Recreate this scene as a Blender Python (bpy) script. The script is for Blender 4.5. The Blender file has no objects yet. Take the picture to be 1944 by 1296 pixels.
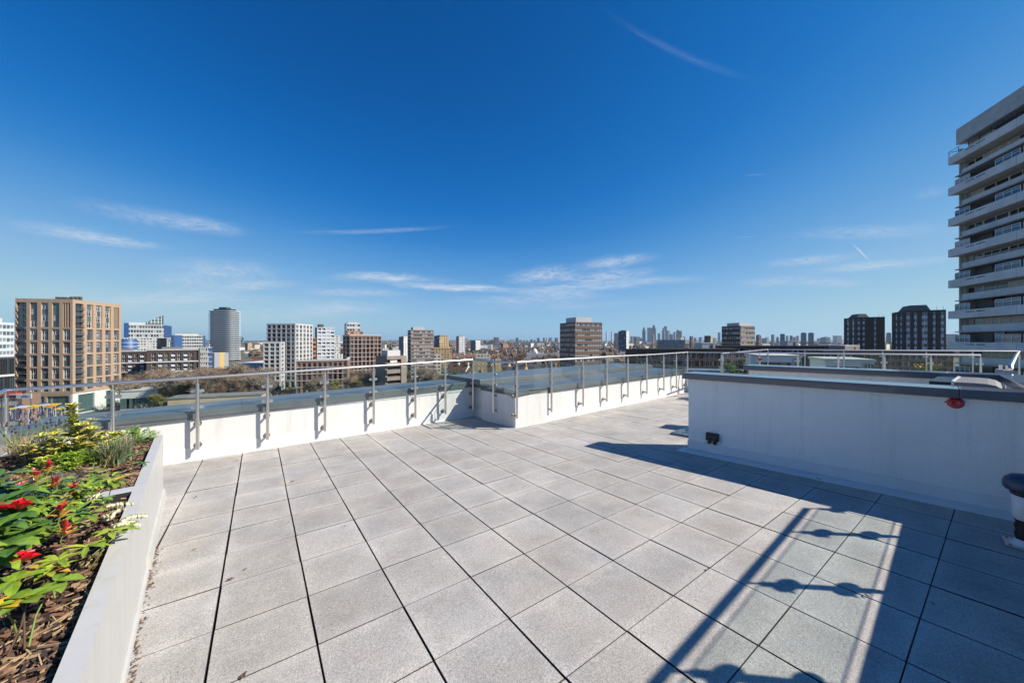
import bpy, bmesh, math, random
from mathutils import Vector, Matrix
R = math.radians
random.seed(7)
SC = bpy.context.scene
COL = SC.collection

# ---------------------------------------------------------------- camera, sky, sun, exposure
YAW = R(35.5)
CY, SY = math.cos(YAW), math.sin(YAW)
FPX, HZN = 673.19, 646.0            # focal length in photo pixels, horizon row
cam = bpy.data.cameras.new('camera')
cam.sensor_width = 36.0
cam.lens = FPX / 1944 * 36
cam.shift_y = -2.0 / 1944
cam.clip_start, cam.clip_end = 0.05, 60000
camo = bpy.data.objects.new('camera', cam)
COL.objects.link(camo)
camo.location = (0, 0, 0)
camo.rotation_euler = (R(90), 0, -YAW)
SC.camera = camo
SC.view_settings.view_transform = 'Standard'
SC.view_settings.look = 'None'
SC.view_settings.gamma = 1
SC.view_settings.exposure = 0.60
SC.cycles.max_bounces = 8
SC.cycles.transparent_max_bounces = 24
SC.cycles.volume_bounces = 0

SUN = Vector((1.04, -0.986, 1.14)).normalized()
sl = bpy.data.lights.new('sun', 'SUN')
sl.energy = 4.7
sl.angle = R(0.5)
sl.color = (1.0, 0.915, 0.80)
so = bpy.data.objects.new('sun', sl)
COL.objects.link(so)
so.location = (30, -30, 60)
so.rotation_euler = SUN.to_track_quat('Z', 'Y').to_euler()

W = bpy.data.worlds.new('World')
SC.world = W
W.use_nodes = True
nt = W.node_tree
nt.nodes.clear()
def N(t, **k):
    n = nt.nodes.new(t)
    for a, b in k.items(): setattr(n, a, b)
    return n
sky = N('ShaderNodeTexSky')
sky.sky_type = 'NISHITA'
sky.sun_disc = False
sky.sun_elevation = math.asin(SUN.z)
sky.sun_rotation = math.atan2(SUN.x, SUN.y)
sky.altitude = 0
sky.air_density = 1.0
sky.dust_density = 0.15
sky.ozone_density = 3.0
SKYS = 0.1307                       # raw sky radiance -> 0..1 for the colour response curve
def vmul(sock, k):
    n = N('ShaderNodeVectorMath', operation='SCALE')
    nt.links.new(sock, n.inputs[0]); n.inputs['Scale'].default_value = k
    return n.outputs[0]
gam = N('ShaderNodeValToRGB')       # deep polarised blue of a clear spring day, driven by the sky's own brightness
sg = N('ShaderNodeSeparateColor')
nt.links.new(vmul(sky.outputs[0], SKYS), sg.inputs[0]); nt.links.new(sg.outputs[1], gam.inputs[0])
ramp = [(.0, (0, .03, .12)), (.136, (.0005, .067, .255)), (.185, (.0005, .10, .395)), (.25, (.004, .152, .53)), (.30, (.012, .192, .605)), (.36, (.036, .25, .67)), (.42, (.08, .325, .735)),
        (.565, (.19, .46, .82)), (.66, (.27, .53, .84)), (.82, (.35, .62, .84)), (.93, (.41, .67, .83)), (1.0, (.44, .70, .83))]
e = gam.color_ramp.elements
while len(e) < len(ramp): e.new(.5)
for q, (p, c) in zip(e, ramp): q.position = p; q.color = (*c, 1)
# thin cirrus and vapour trails, as directions on the celestial sphere (azimuth, elevation)
tc = N('ShaderNodeTexCoord')
sep = N('ShaderNodeSeparateXYZ')
nt.links.new(tc.outputs['Generated'], sep.inputs[0])
def M(op, a, b=None, c=None):
    n = N('ShaderNodeMath', operation=op)
    for i, v in enumerate((a, b, c)):
        if v is None: continue
        if isinstance(v, (int, float)): n.inputs[i].default_value = v
        else: nt.links.new(v, n.inputs[i])
    return n.outputs[0]
az = M('ARCTAN2', sep.outputs[0], sep.outputs[1])
el = M('ARCSINE', sep.outputs[2])
comb = N('ShaderNodeCombineXYZ')
nt.links.new(az, comb.inputs[0]); nt.links.new(el, comb.inputs[1])
warp = N('ShaderNodeTexNoise')
warp.inputs['Scale'].default_value = 14
warp.inputs['Detail'].default_value = 4
nt.links.new(comb.outputs[0], warp.inputs['Vector'])
wv = N('ShaderNodeVectorMath', operation='SUBTRACT')
nt.links.new(warp.outputs['Color'], wv.inputs[0]); wv.inputs[1].default_value = (.5, .5, .5)
ws = N('ShaderNodeVectorMath', operation='MULTIPLY')
nt.links.new(wv.outputs[0], ws.inputs[0]); ws.inputs[1].default_value = (.05, .016, 0)
wa = N('ShaderNodeVectorMath', operation='ADD')
nt.links.new(comb.outputs[0], wa.inputs[0]); nt.links.new(ws.outputs[0], wa.inputs[1])
AE = wa.outputs[0]
def azel(x, y):
    lat, v = (x - 972) / FPX, (HZN - y) / FPX
    return YAW + math.atan(lat), math.atan(v / math.hypot(1, lat))
WISPS = [  # x0,y0,x1,y1, half width px, strength, crisp trail?
    (0, 420, 215, 455, 12, .34, 0), (90, 440, 315, 468, 8, .55, 0), (140, 385, 330, 425, 16, .22, 0), (250, 402, 470, 440, 13, .45, 0),
    (560, 441, 850, 430, 4, .35, 1), (310, 505, 530, 520, 18, .42, 0), (290, 528, 420, 540, 14, .35, 0), (380, 545, 560, 538, 8, .5, 0),
    (190, 568, 470, 556, 11, .4, 0), (620, 526, 800, 525, 8, .5, 0), (570, 553, 780, 556, 7, .42, 0), (720, 535, 1000, 551, 6, .6, 0),
    (950, 552, 1300, 528, 8, .55, 0), (960, 530, 1100, 512, 13, .6, 0), (1090, 505, 1245, 489, 10, .6, 0), (1040, 530, 1250, 516, 10, .55, 0),
    (870, 568, 1110, 566, 7, .4, 0), (980, 556, 1160, 560, 7, .45, 0), (520, 575, 760, 585, 10, .3, 0), (560, 590, 680, 580, 8, .25, 0),
    (1165, 32, 1430, 152, 7, .105, 2), (1405, 334, 1460, 330, 1.0, .14, 1), (1390, 452, 1445, 448, 1.0, .14, 1), (1618, 462, 1653, 497, 1.3, .6, 1),
    (1510, 446, 1810, 430, 12, .28, 0), (1455, 500, 1640, 484, 8, .42, 0), (1530, 514, 1810, 490, 8, .45, 0), (1405, 536, 1560, 528, 8, .33, 0),
    (1500, 540, 1650, 533, 7, .36, 0), (1740, 370, 1810, 362, 9, .15, 0), (1180, 535, 1350, 528, 6, .2, 0), (640, 520, 860, 532, 6, .4, 0), (760, 540, 960, 548, 5, .5, 0), (150, 575, 560, 566, 9, .3, 0), (420, 597, 760, 590, 9, .25, 0), (880, 580, 1240, 574, 8, .22, 0), (0, 560, 300, 575, 30, .22, 0), (100, 600, 640, 600, 26, .18, 0)]
tot = None
for (x0, y0, x1, y1, hw, st, crisp) in WISPS:
    a0, e0 = azel(x0, y0); a1, e1 = azel(x1, y1)
    mp = N('ShaderNodeMapping', vector_type='TEXTURE')
    L = math.hypot(a1 - a0, e1 - e0) * .62
    wd = abs(azel((x0 + x1) / 2, (y0 + y1) / 2 - hw)[1] - azel((x0 + x1) / 2, (y0 + y1) / 2 + hw)[1]) * .8
    mp.inputs['Location'].default_value = ((a0 + a1) / 2, (e0 + e1) / 2, 0)
    mp.inputs['Rotation'].default_value = (0, 0, math.atan2(e1 - e0, a1 - a0))
    mp.inputs['Scale'].default_value = (L, wd, 1)
    nt.links.new(comb.outputs[0] if crisp else AE, mp.inputs['Vector'])
    ln = N('ShaderNodeVectorMath', operation='LENGTH')
    nt.links.new(mp.outputs[0], ln.inputs[0])
    mr = N('ShaderNodeMapRange', interpolation_type='SMOOTHERSTEP')
    mr.inputs['From Min'].default_value = 0; mr.inputs['From Max'].default_value = 1.15
    mr.inputs['To Min'].default_value = st * (1.0 if crisp else 1.25); mr.inputs['To Max'].default_value = 0
    nt.links.new(ln.outputs['Value'], mr.inputs['Value'])
    out = mr.outputs[0]
    if not (crisp and hw < 3):
        sc = N('ShaderNodeVectorMath', operation='MULTIPLY')
        nt.links.new(mp.outputs[0], sc.inputs[0]); sc.inputs[1].default_value = (3.2, 2.0, 1)
        of = N('ShaderNodeVectorMath', operation='ADD')
        nt.links.new(sc.outputs[0], of.inputs[0]); of.inputs[1].default_value = (x0 * .37, y0 * .21, x1 * .11)
        nz = N('ShaderNodeTexNoise')
        nz.inputs['Scale'].default_value = 1.5; nz.inputs['Detail'].default_value = 10; nz.inputs['Roughness'].default_value = .72
        nz.inputs['Distortion'].default_value = .5
        nt.links.new(of.outputs[0], nz.inputs['Vector'])
        m2 = N('ShaderNodeMapRange')
        m2.inputs['From Min'].default_value = .33; m2.inputs['From Max'].default_value = .66
        nt.links.new(nz.outputs[0], m2.inputs['Value'])
        out = M('MULTIPLY', out, m2.outputs[0])
    tot = out if tot is None else M('ADD', tot, out)
cl = M('MINIMUM', tot, .85)
mix = N('ShaderNodeMix', data_type='RGBA')
nt.links.new(cl, mix.inputs[0])
nt.links.new(vmul(gam.outputs[0], 1 / SKYS), mix.inputs[6])
mix.inputs[7].default_value = (5.6, 6.3, 7.2, 1)
bg = N('ShaderNodeBackground')
bg.inputs['Strength'].default_value = 0.077
nt.links.new(mix.outputs[2], bg.inputs['Color'])
wo = N('ShaderNodeOutputWorld')
nt.links.new(bg.outputs[0], wo.inputs[0])
W.cycles.sampling_method = 'MANUAL'
W.cycles.sample_map_resolution = 256

# ---------------------------------------------------------------- helpers
def cw(lat, z, Z=0.0):              # lateral / forward metres seen from the terrace -> world
    return Vector((z * SY + lat * CY, z * CY - lat * SY, Z))
def cpos(x, depth, Z=0.0):          # compass bearing (as a photo column) and distance -> world
    return cw((x - 972) / FPX * depth, depth, Z)
def zof(y, depth): return (HZN - y) / FPX * depth
def at(x, y, Z):                    # point at height Z on the line of sight to a photo pixel
    d = Z / ((HZN - y) / FPX)
    return cpos(x, d, Z)
DA, DB, DH = 0.00156, -0.02843, 1.5171
def dz(x, y): return -DH + DA * x + DB * y      # the drained fall of the roof deck

class MB:
    def __init__(s): s.v = []; s.f = []; s.m = []; s.sm = []; s.mats = []
    def mi(s, m):
        if m not in s.mats: s.mats.append(m)
        return s.mats.index(m)
    def face(s, pts, m, smooth=False):
        b = len(s.v); s.v += [tuple(p) for p in pts]
        s.f.append(tuple(range(b, b + len(pts)))); s.m.append(s.mi(m)); s.sm.append(smooth)
    def hexa(s, p, m, skip=()):     # 8 points: bottom 0-3 counter-clockwise, top 4-7
        b = len(s.v); s.v += [tuple(q) for q in p]; k = s.mi(m)
        for i, f in enumerate(((3, 2, 1, 0), (4, 5, 6, 7), (0, 1, 5, 4), (1, 2, 6, 5), (2, 3, 7, 6), (3, 0, 4, 7))):
            if i in skip: continue
            s.f.append(tuple(b + j for j in f)); s.m.append(k); s.sm.append(False)
    def box(s, x0, y0, z0, x1, y1, z1, m, skip=()):
        s.hexa([(x0, y0, z0), (x1, y0, z0), (x1, y1, z0), (x0, y1, z0), (x0, y0, z1), (x1, y0, z1), (x1, y1, z1), (x0, y1, z1)], m, skip)
    def tube(s, pts, r, m, n=10, caps=True, r1=None):
        pts = [Vector(p) for p in pts]; k = s.mi(m); rings = []
        up = Vector((0, 0, 1)); L = len(pts)
        for i, p in enumerate(pts):
            t = (pts[min(i + 1, L - 1)] - pts[max(i - 1, 0)]).normalized()
            a = t.cross(up)
            if a.length < 1e-3: a = t.cross(Vector((0, 1, 0)))
            a.normalize(); b = t.cross(a)
            rr = r if r1 is None else r + (r1 - r) * i / (L - 1)
            base = len(s.v)
            for j in range(n):
                q = 2 * math.pi * j / n
                s.v.append(tuple(p + (a * math.cos(q) + b * math.sin(q)) * rr))
            rings.append(base)
        for i in range(L - 1):
            for j in range(n):
                j2 = (j + 1) % n
                s.f.append((rings[i] + j, rings[i] + j2, rings[i + 1] + j2, rings[i + 1] + j)); s.m.append(k); s.sm.append(n > 4)
        if caps:
            for rg, rev in ((rings[0], True), (rings[-1], False)):
                base = len(s.v); s.v += s.v[rg:rg + n]; q = tuple(base + j for j in range(n))
                s.f.append(q[::-1] if rev else q); s.m.append(k); s.sm.append(False)
    def lathe(s, prof, m, c=(0, 0, 0), n=24, mat4=None):
        k = s.mi(m); rings = []
        for (r, z) in prof:
            rings.append(len(s.v))
            for j in range(n):
                q = 2 * math.pi * j / n
                p = Vector((r * math.cos(q), r * math.sin(q), z))
                if mat4: p = mat4 @ p
                s.v.append((p.x + c[0], p.y + c[1], p.z + c[2]))
        for i in range(len(prof) - 1):
            for j in range(n):
                j2 = (j + 1) % n
                s.f.append((rings[i] + j, rings[i] + j2, rings[i + 1] + j2, rings[i + 1] + j)); s.m.append(k); s.sm.append(True)
        for rg, rev in ((rings[0], True), (rings[-1], False)):
            base = len(s.v); s.v += s.v[rg:rg + n]; q = tuple(base + j for j in range(n))
            s.f.append(q[::-1] if rev else q); s.m.append(k); s.sm.append(False)
    def add(s, o, mat4):
        b = len(s.v); s.v += [tuple(mat4 @ Vector(p)) for p in o.v]
        mp = [s.mi(m) for m in o.mats]
        s.f += [tuple(b + i for i in f) for f in o.f]; s.m += [mp[i] for i in o.m]; s.sm += o.sm
    def mesh(s, name):
        me = bpy.data.meshes.new(name)
        me.from_pydata(s.v, [], s.f)
        for m in s.mats: me.materials.append(m)
        me.polygons.foreach_set('material_index', s.m)
        me.polygons.foreach_set('use_smooth', s.sm)
        me.update(); return me
    def build(s, name, parent=None, bevel=0):
        o = bpy.data.objects.new(name, s.mesh(name)); COL.objects.link(o)
        if parent: o.parent = parent
        if bevel:
            b = o.modifiers.new('bevel', 'BEVEL'); b.width = bevel; b.segments = 2; b.limit_method = 'ANGLE'; b.angle_limit = R(40)
        return o
def tag(o, label=None, cat=None, group=None, kind=None):
    if label: o['label'] = label
    if cat: o['category'] = cat
    if group: o['group'] = group
    if kind: o['kind'] = kind
    return o
def thing(name, label, cat, loc=(0, 0, 0), rz=0, group=None):
    o = bpy.data.objects.new(name, None); COL.objects.link(o)
    o.empty_display_size = .3; o.location = loc; o.rotation_euler = (0, 0, rz)
    return tag(o, label, cat, group)
def inst(name, me, parent=None, mat4=None):
    o = bpy.data.objects.new(name, me); COL.objects.link(o)
    if parent: o.parent = parent
    if mat4 is not None: o.matrix_local = mat4
    return o
def copy_tree(o, parent=None):
    c = o.copy(); COL.objects.link(c)
    if parent: c.parent = parent
    for ch in KIDS.get(o.name, ()): copy_tree(ch, c)
    return c
KIDS = {}
def note_kids(root):
    KIDS[root.name] = [x for x in bpy.data.objects if x.parent == root]
    for x in KIDS[root.name]: note_kids(x)

# ---------------------------------------------------------------- materials
def mat(name, col, rough=.7, metal=0., var=0., vscale=1., bump=0., bscale=20., spec=.5, col2=None, c2scale=1., c2lo=.45, c2hi=.62, seed=0., detail=6, coat=0., streak=0.):
    m = bpy.data.materials.new(name); m.use_nodes = True
    t = m.node_tree; n = t.nodes; l = t.links; p = n['Principled BSDF']
    p.inputs['Roughness'].default_value = rough; p.inputs['Metallic'].default_value = metal
    p.inputs['Specular IOR Level'].default_value = spec
    if coat: p.inputs['Coat Weight'].default_value = coat
    p.inputs['Base Color'].default_value = (*col, 1)
    tc = n.new('ShaderNodeTexCoord'); src = tc.outputs['Object']
    cur = None
    if col2:
        z = n.new('ShaderNodeTexNoise'); z.inputs['Scale'].default_value = c2scale; z.inputs['Detail'].default_value = detail
        l.new(src, z.inputs['Vector'])
        mr = n.new('ShaderNodeMapRange'); mr.inputs['From Min'].default_value = c2lo; mr.inputs['From Max'].default_value = c2hi
        l.new(z.outputs[0], mr.inputs['Value'])
        mx = n.new('ShaderNodeMix'); mx.data_type = 'RGBA'
        mx.inputs[6].default_value = (*col, 1); mx.inputs[7].default_value = (*col2, 1)
        l.new(mr.outputs[0], mx.inputs[0]); cur = mx.outputs[2]
    if var:
        z = n.new('ShaderNodeTexNoise'); z.inputs['Scale'].default_value = vscale; z.inputs['Detail'].default_value = 8; z.inputs['Roughness'].default_value = .65
        l.new(src, z.inputs['Vector'])
        mr = n.new('ShaderNodeMapRange'); mr.inputs['From Min'].default_value = .3; mr.inputs['From Max'].default_value = .7
        mr.inputs['To Min'].default_value = 1 - var; mr.inputs['To Max'].default_value = 1 + var
        l.new(z.outputs[0], mr.inputs['Value'])
        vm = n.new('ShaderNodeVectorMath'); vm.operation = 'SCALE'
        if cur: l.new(cur, vm.inputs[0])
        else: vm.inputs[0].default_value = col
        l.new(mr.outputs[0], vm.inputs['Scale']); cur = vm.outputs[0]
    if streak:                               # faint vertical run-off marks and specks
        mpn = n.new('ShaderNodeMapping'); mpn.inputs['Scale'].default_value = (7, 7, .35); l.new(src, mpn.inputs['Vector'])
        z = n.new('ShaderNodeTexNoise'); z.inputs['Scale'].default_value = 1.6; z.inputs['Detail'].default_value = 7; z.inputs['Roughness'].default_value = .7; l.new(mpn.outputs[0], z.inputs['Vector'])
        mr = n.new('ShaderNodeMapRange'); mr.inputs['From Min'].default_value = .52; mr.inputs['From Max'].default_value = .78; mr.inputs['To Min'].default_value = 1; mr.inputs['To Max'].default_value = 1 - streak
        l.new(z.outputs[0], mr.inputs['Value'])
        vm = n.new('ShaderNodeVectorMath'); vm.operation = 'SCALE'
        if cur: l.new(cur, vm.inputs[0])
        else: vm.inputs[0].default_value = col
        l.new(mr.outputs[0], vm.inputs['Scale']); cur = vm.outputs[0]
    if cur: l.new(cur, p.inputs['Base Color'])
    if bump:
        z = n.new('ShaderNodeTexNoise'); z.inputs['Scale'].default_value = bscale; z.inputs['Detail'].default_value = 4
        l.new(src, z.inputs['Vector'])
        b = n.new('ShaderNodeBump'); b.inputs['Strength'].default_value = bump; b.inputs['Distance'].default_value = .01
        l.new(z.outputs[0], b.inputs['Height']); l.new(b.outputs[0], p.inputs['Normal'])
    return m
def thin_glass(name, tint, edge=False, gl=.06):
    m = bpy.data.materials.new(name); m.use_nodes = True
    t = m.node_tree; n = t.nodes; l = t.links; n.clear()
    o = n.new('ShaderNodeOutputMaterial'); tr = n.new('ShaderNodeBsdfTransparent'); g = n.new('ShaderNodeBsdfGlossy')
    tr.inputs[0].default_value = (*tint, 1); g.inputs['Roughness'].default_value = .01
    fr = n.new('ShaderNodeLayerWeight'); fr.inputs['Blend'].default_value = .35
    mr = n.new('ShaderNodeMapRange'); mr.inputs['To Min'].default_value = gl * .5; mr.inputs['To Max'].default_value = .55
    pw = n.new('ShaderNodeMath'); pw.operation = 'POWER'; pw.inputs[1].default_value = 2.2
    l.new(fr.outputs['Facing'], pw.inputs[0]); l.new(pw.outputs[0], mr.inputs['Value'])
    mx = n.new('ShaderNodeMixShader'); l.new(mr.outputs[0], mx.inputs[0]); l.new(tr.outputs[0], mx.inputs[1]); l.new(g.outputs[0], mx.inputs[2])
    l.new(mx.outputs[0], o.inputs[0]); return m

RENDER = mat('white_render', (.66, .66, .64), .9, var=.07, vscale=1.1, bump=.6, bscale=150, streak=.22)
RENDER_SHADED = mat('shaded_white_render', (.88, .865, .83), .9, var=.06, vscale=.9, bump=.9, bscale=90, streak=.16)  # white render again, colour raised to lift the shaded stairwell walls
FLASH = mat('white_flashing', (.69, .69, .675), .55, var=.04, vscale=2)
FLASH_GREY = mat('grey_flashing', (.70, .70, .69), .5, var=.08, vscale=2)
COPING = mat('grey_metal_coping', (.15, .165, .18), .34, metal=.15, var=.22, vscale=2.2)
ANTHRA = mat('dark_metal_coping', (.075, .09, .12), .3, metal=0, var=.1, vscale=3, coat=.6)
STEEL = mat('stainless_steel', (.68, .655, .63), .36, metal=1.0, var=.06, vscale=9)
DARKSTEEL = mat('bracket_steel', (.30, .29, .28), .35, metal=1.0)
GLASS = thin_glass('balustrade_glass', (.93, .97, .955))
GEDGE = mat('glass_edge', (.05, .13, .11), .2)
BLACKP = mat('black_plastic', (.012, .012, .014), .35)
BROWNGL = mat('smoked_lens', (.045, .025, .02), .15)
REDP = mat('red_plastic', (.52, .012, .02), .22, coat=.4)
NAVYP = mat('navy_plastic', (.03, .055, .10), .4)
WHITEP = mat('white_painted_metal', (.62, .64, .66), .4)
PLANTER = mat('planter_painted_steel', (.53, .53, .51), .42, var=.05, vscale=3, streak=.2)
MEMBRANE = mat('dark_membrane', (.02, .021, .024), .8)
WFRAME = mat('white_window_frame', (.75, .76, .77), .5)
GFRAME = mat('grey_window_frame', (.10, .105, .11), .5)
GL_D = mat('dark_window_glass', (.018, .024, .03), .06, spec=.9)
GL_B = mat('sky_window_glass', (.035, .07, .10), .05, spec=1.0)
GL_W = mat('blind_behind_glass', (.42, .42, .40), .3)
GL_G = mat('green_window_glass', (.07, .13, .13), .06, spec=.8)
BRICK_TAN = mat('tan_brick', (.39, .285, .20), .9, var=.10, vscale=.7)
BRICK_GREY = mat('dark_brick_panel', (.10, .085, .08), .9, var=.1, vscale=.8)
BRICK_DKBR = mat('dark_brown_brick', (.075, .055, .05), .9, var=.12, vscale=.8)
BRICK_RED = mat('red_brick', (.25, .145, .11), .9, var=.12, vscale=.7)
BRICK_YEL = mat('yellow_brick', (.46, .32, .15), .9, var=.12, vscale=.7)
BRICK_ORG = mat('orange_cladding', (.40, .16, .07), .7)
CONC = mat('pale_concrete', (.68, .69, .68), .9, var=.16, vscale=.35)
CONC_SPD = mat('weathered_concrete', (.48, .49, .48), .9, var=.22, vscale=.5)
CONC_BR = mat('brown_concrete', (.27, .22, .185), .9, var=.14, vscale=.3)
WALLW = mat('white_cladding', (.52, .52, .51), .75, var=.05, vscale=.3)
WALLWB = mat('bluish_white_cladding', (.55, .60, .66), .7, var=.05, vscale=.3)
CREAM = mat('cream_cladding', (.66, .60, .48), .8, var=.05, vscale=.3)
BLUECL = mat('blue_cladding', (.028, .085, .23), .5, var=.06, vscale=.2)
ROOFG = mat('grey_roofing', (.19, .19, .19), .9, var=.15, vscale=.2)
ROOFD = mat('dark_roofing', (.06, .06, .065), .8, var=.15, vscale=.2)
DARKIN = mat('dark_interior', (.014, .015, .018), .8)
SLATE = mat('slate_roof', (.11, .105, .11), .8, var=.2, vscale=.5)
TILE = mat('brown_tile_roof', (.105, .075, .058), .9, var=.2, vscale=.5)
TILE_R = mat('red_tile_roof', (.17, .09, .06), .9, var=.2, vscale=.5)

# ---------------------------------------------------------------- roof terrace: paving
def wb(mb, name, root, bevel=0):        # mesh given in world coordinates, parented to its thing
    o = mb.build(name, root, bevel)
    o.matrix_parent_inverse = root.matrix_basis.inverted()
    return o
def paver_mat():
    m = bpy.data.materials.new('concrete_paver'); m.use_nodes = True
    t = m.node_tree; n = t.nodes; l = t.links; p = n['Principled BSDF']
    p.inputs['Roughness'].default_value = .85; p.inputs['Specular IOR Level'].default_value = .35
    tc = n.new('ShaderNodeTexCoord'); at_ = n.new('ShaderNodeAttribute'); at_.attribute_name = 'tone'
    def noise(s, d, r=.6):
        z = n.new('ShaderNodeTexNoise'); z.inputs['Scale'].default_value = s; z.inputs['Detail'].default_value = d; z.inputs['Roughness'].default_value = r
        l.new(tc.outputs['Object'], z.inputs['Vector']); return z.outputs[0]
    def mapr(v, a, b, c, d):
        r = n.new('ShaderNodeMapRange'); l.new(v, r.inputs['Value'])
        for k, q in zip(('From Min', 'From Max', 'To Min', 'To Max'), (a, b, c, d)): r.inputs[k].default_value = q
        return r.outputs[0]
    def mul(a, b):
        r = n.new('ShaderNodeMath'); r.operation = 'MULTIPLY'; l.new(a, r.inputs[0]); l.new(b, r.inputs[1]); return r.outputs[0]
    grain = mapr(noise(210, 3, .8), .3, .7, .52, 1.48)
    grit = mapr(noise(85, 4, .85), .35, .65, .76, 1.24)
    blot = mapr(noise(2.6, 5), .32, .68, .86, 1.12)
    big = mapr(noise(.7, 4), .3, .7, .93, 1.06)
    stain = mapr(noise(4.2, 7, .72), .58, .74, 1.0, .85)
    tone = mapr(at_.outputs['Fac'], 0, 1, .90, 1.10)
    uv = n.new('ShaderNodeUVMap'); su = n.new('ShaderNodeSeparateXYZ'); l.new(uv.outputs[0], su.inputs[0])
    def op(o, a, b=None):
        r = n.new('ShaderNodeMath'); r.operation = o
        for i, q in enumerate((a, b)):
            if q is None: continue
            if isinstance(q, (int, float)): r.inputs[i].default_value = q
            else: l.new(q, r.inputs[i])
        return r.outputs[0]
    ed = op('MINIMUM', op('MINIMUM', su.outputs[0], op('SUBTRACT', 1, su.outputs[0])), op('MINIMUM', su.outputs[1], op('SUBTRACT', 1, su.outputs[1])))
    ed = op('ADD', ed, op('MULTIPLY', op('SUBTRACT', noise(6, 4), .5), .28))
    lime = mapr(ed, .02, .17, 1.11, .975)          # pale bloom along the slab edges
    k = mul(mul(mul(grain, grit), mul(blot, big)), mul(mul(stain, tone), lime))
    warm = n.new('ShaderNodeMix'); warm.data_type = 'RGBA'
    warm.inputs[6].default_value = (.415, .39, .355, 1); warm.inputs[7].default_value = (.395, .38, .362, 1)
    l.new(mapr(noise(1.7, 3), .4, .6, 0, 1), warm.inputs[0])
    v = n.new('ShaderNodeVectorMath'); v.operation = 'SCALE'; l.new(warm.outputs[2], v.inputs[0]); l.new(k, v.inputs['Scale'])
    l.new(v.outputs[0], p.inputs['Base Color'])
    b = n.new('ShaderNodeBump'); b.inputs['Strength'].default_value = .55; b.inputs['Distance'].default_value = .004
    l.new(noise(130, 3, .7), b.inputs['Height']); l.new(b.outputs[0], p.inputs['Normal'])
    return m
PAVER = paver_mat()
OX, OY, PS = 1.146, 1.183, .45
def build_paving():
    rnd = random.Random(3)
    V, F, T, MI, UV = [], [], [], [], []
    for i in range(-9, 29):
        wob = rnd.uniform(-.0015, .0015)
        for j in range(-9, 15):
            x0, x1 = OX + i * PS + .0039, OX + (i + 1) * PS - .0039
            y0, y1 = OY + j * PS + .0012, OY + (j + 1) * PS - .0012
            dx, dy, dh = wob + rnd.uniform(-.0016, .0016), rnd.uniform(-.0009, .0009), rnd.uniform(-.0016, .0016)
            tx, ty = rnd.uniform(-.003, .003), rnd.uniform(-.003, .003)
            c = .002
            b = len(V)
            for (ins, dn) in ((0, -.04), (0, -.002), (c, 0)):
                for (x, y) in ((x0 + ins, y0 + ins), (x1 - ins, y0 + ins), (x1 - ins, y1 - ins), (x0 + ins, y1 - ins)):
                    X, Y = x + dx, y + dy
                    V.append((X, Y, dz(X, Y) + dn + dh + tx * (x - x0 - .22) + ty * (y - y0 - .22)))
            t = min(1, max(0, rnd.gauss(.5, .22)))
            for r in (0, 4):
                for q in range(4): F.append((b + r + q, b + r + (q + 1) % 4, b + r + 4 + (q + 1) % 4, b + r + 4 + q)); T.append(t); MI.append(1); UV.extend([(.5, .5)] * 4)
            F.append((b + 8, b + 9, b + 10, b + 11)); T.append(t); MI.append(0); UV.extend([(0, 0), (1, 0), (1, 1), (0, 1)])
    me = bpy.data.meshes.new('paving'); me.from_pydata(V, [], F); me.materials.append(PAVER); me.materials.append(mat('joint_dirt', (.055, .05, .045), .95, var=.5, vscale=30)); me.polygons.foreach_set('material_index', MI)
    uvl = me.uv_layers.new(name='slab'); uvl.data.foreach_set('uv', [c for q in UV for c in q])
    a = me.attributes.new('tone', 'FLOAT', 'FACE'); a.data.foreach_set('value', T)
    o = bpy.data.objects.new('paving', me); COL.objects.link(o); tag(o, kind='structure')
    m = MB(); m.face([(-3, -3, dz(-3, -3) - .05), (14, -3, dz(14, -3) - .05), (14, 7.4, dz(14, 7.4) - .05), (-3, 7.4, dz(-3, 7.4) - .05)], MEMBRANE)
    tag(m.build('roof_membrane'), kind='structure')
build_paving()

# ---------------------------------------------------------------- parapets
def oline(p0, p1):                  # unit direction along, unit normal to the left of it
    d = Vector((p1[0] - p0[0], p1[1] - p0[1], 0)).normalized()
    return d, Vector((-d.y, d.x, 0))
def strip(mb, p0, p1, n, y0, y1, z0, z1, m, e0=0., e1=0., k0=0., k1=0.):
    """slab along p0-p1 between offsets y0,y1 along n; z's are (start,end) pairs; e: run past the ends; k: mitre slant"""
    p0, p1 = Vector((*p0, 0)), Vector((*p1, 0)); d = (p1 - p0).normalized()
    a, b = p0 - d * e0, p1 + d * e1
    P = [a + n * y0 - d * k0 * y0, b + n * y0 + d * k1 * y0, b + n * y1 + d * k1 * y1, a + n * y1 - d * k0 * y1]
    if (P[1] - P[0]).cross(P[3] - P[0]).z < 0: P = [P[3], P[2], P[1], P[0]]; zs = [(z0[0], z1[0]), (z0[1], z1[1]), (z0[1], z1[1]), (z0[0], z1[0])]
    else: zs = [(z0[0], z1[0]), (z0[1], z1[1]), (z0[1], z1[1]), (z0[0], z1[0])]
    mb.hexa([(q.x, q.y, s[0]) for q, s in zip(P, zs)] + [(q.x, q.y, s[1]) for q, s in zip(P, zs)], m)
A0, A1 = (-2.30, 6.678), (3.985, 7.024)      # back parapet
B0, B1 = (3.975, 5.463), (11.30, 6.071)      # stepped-forward parapet
LEFT1 = (-.62, -.92)                          # left parapet runs from A0 towards the viewer
FAR1 = (15.2, .40)                            # far parapet runs from B1 out to the right
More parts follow.
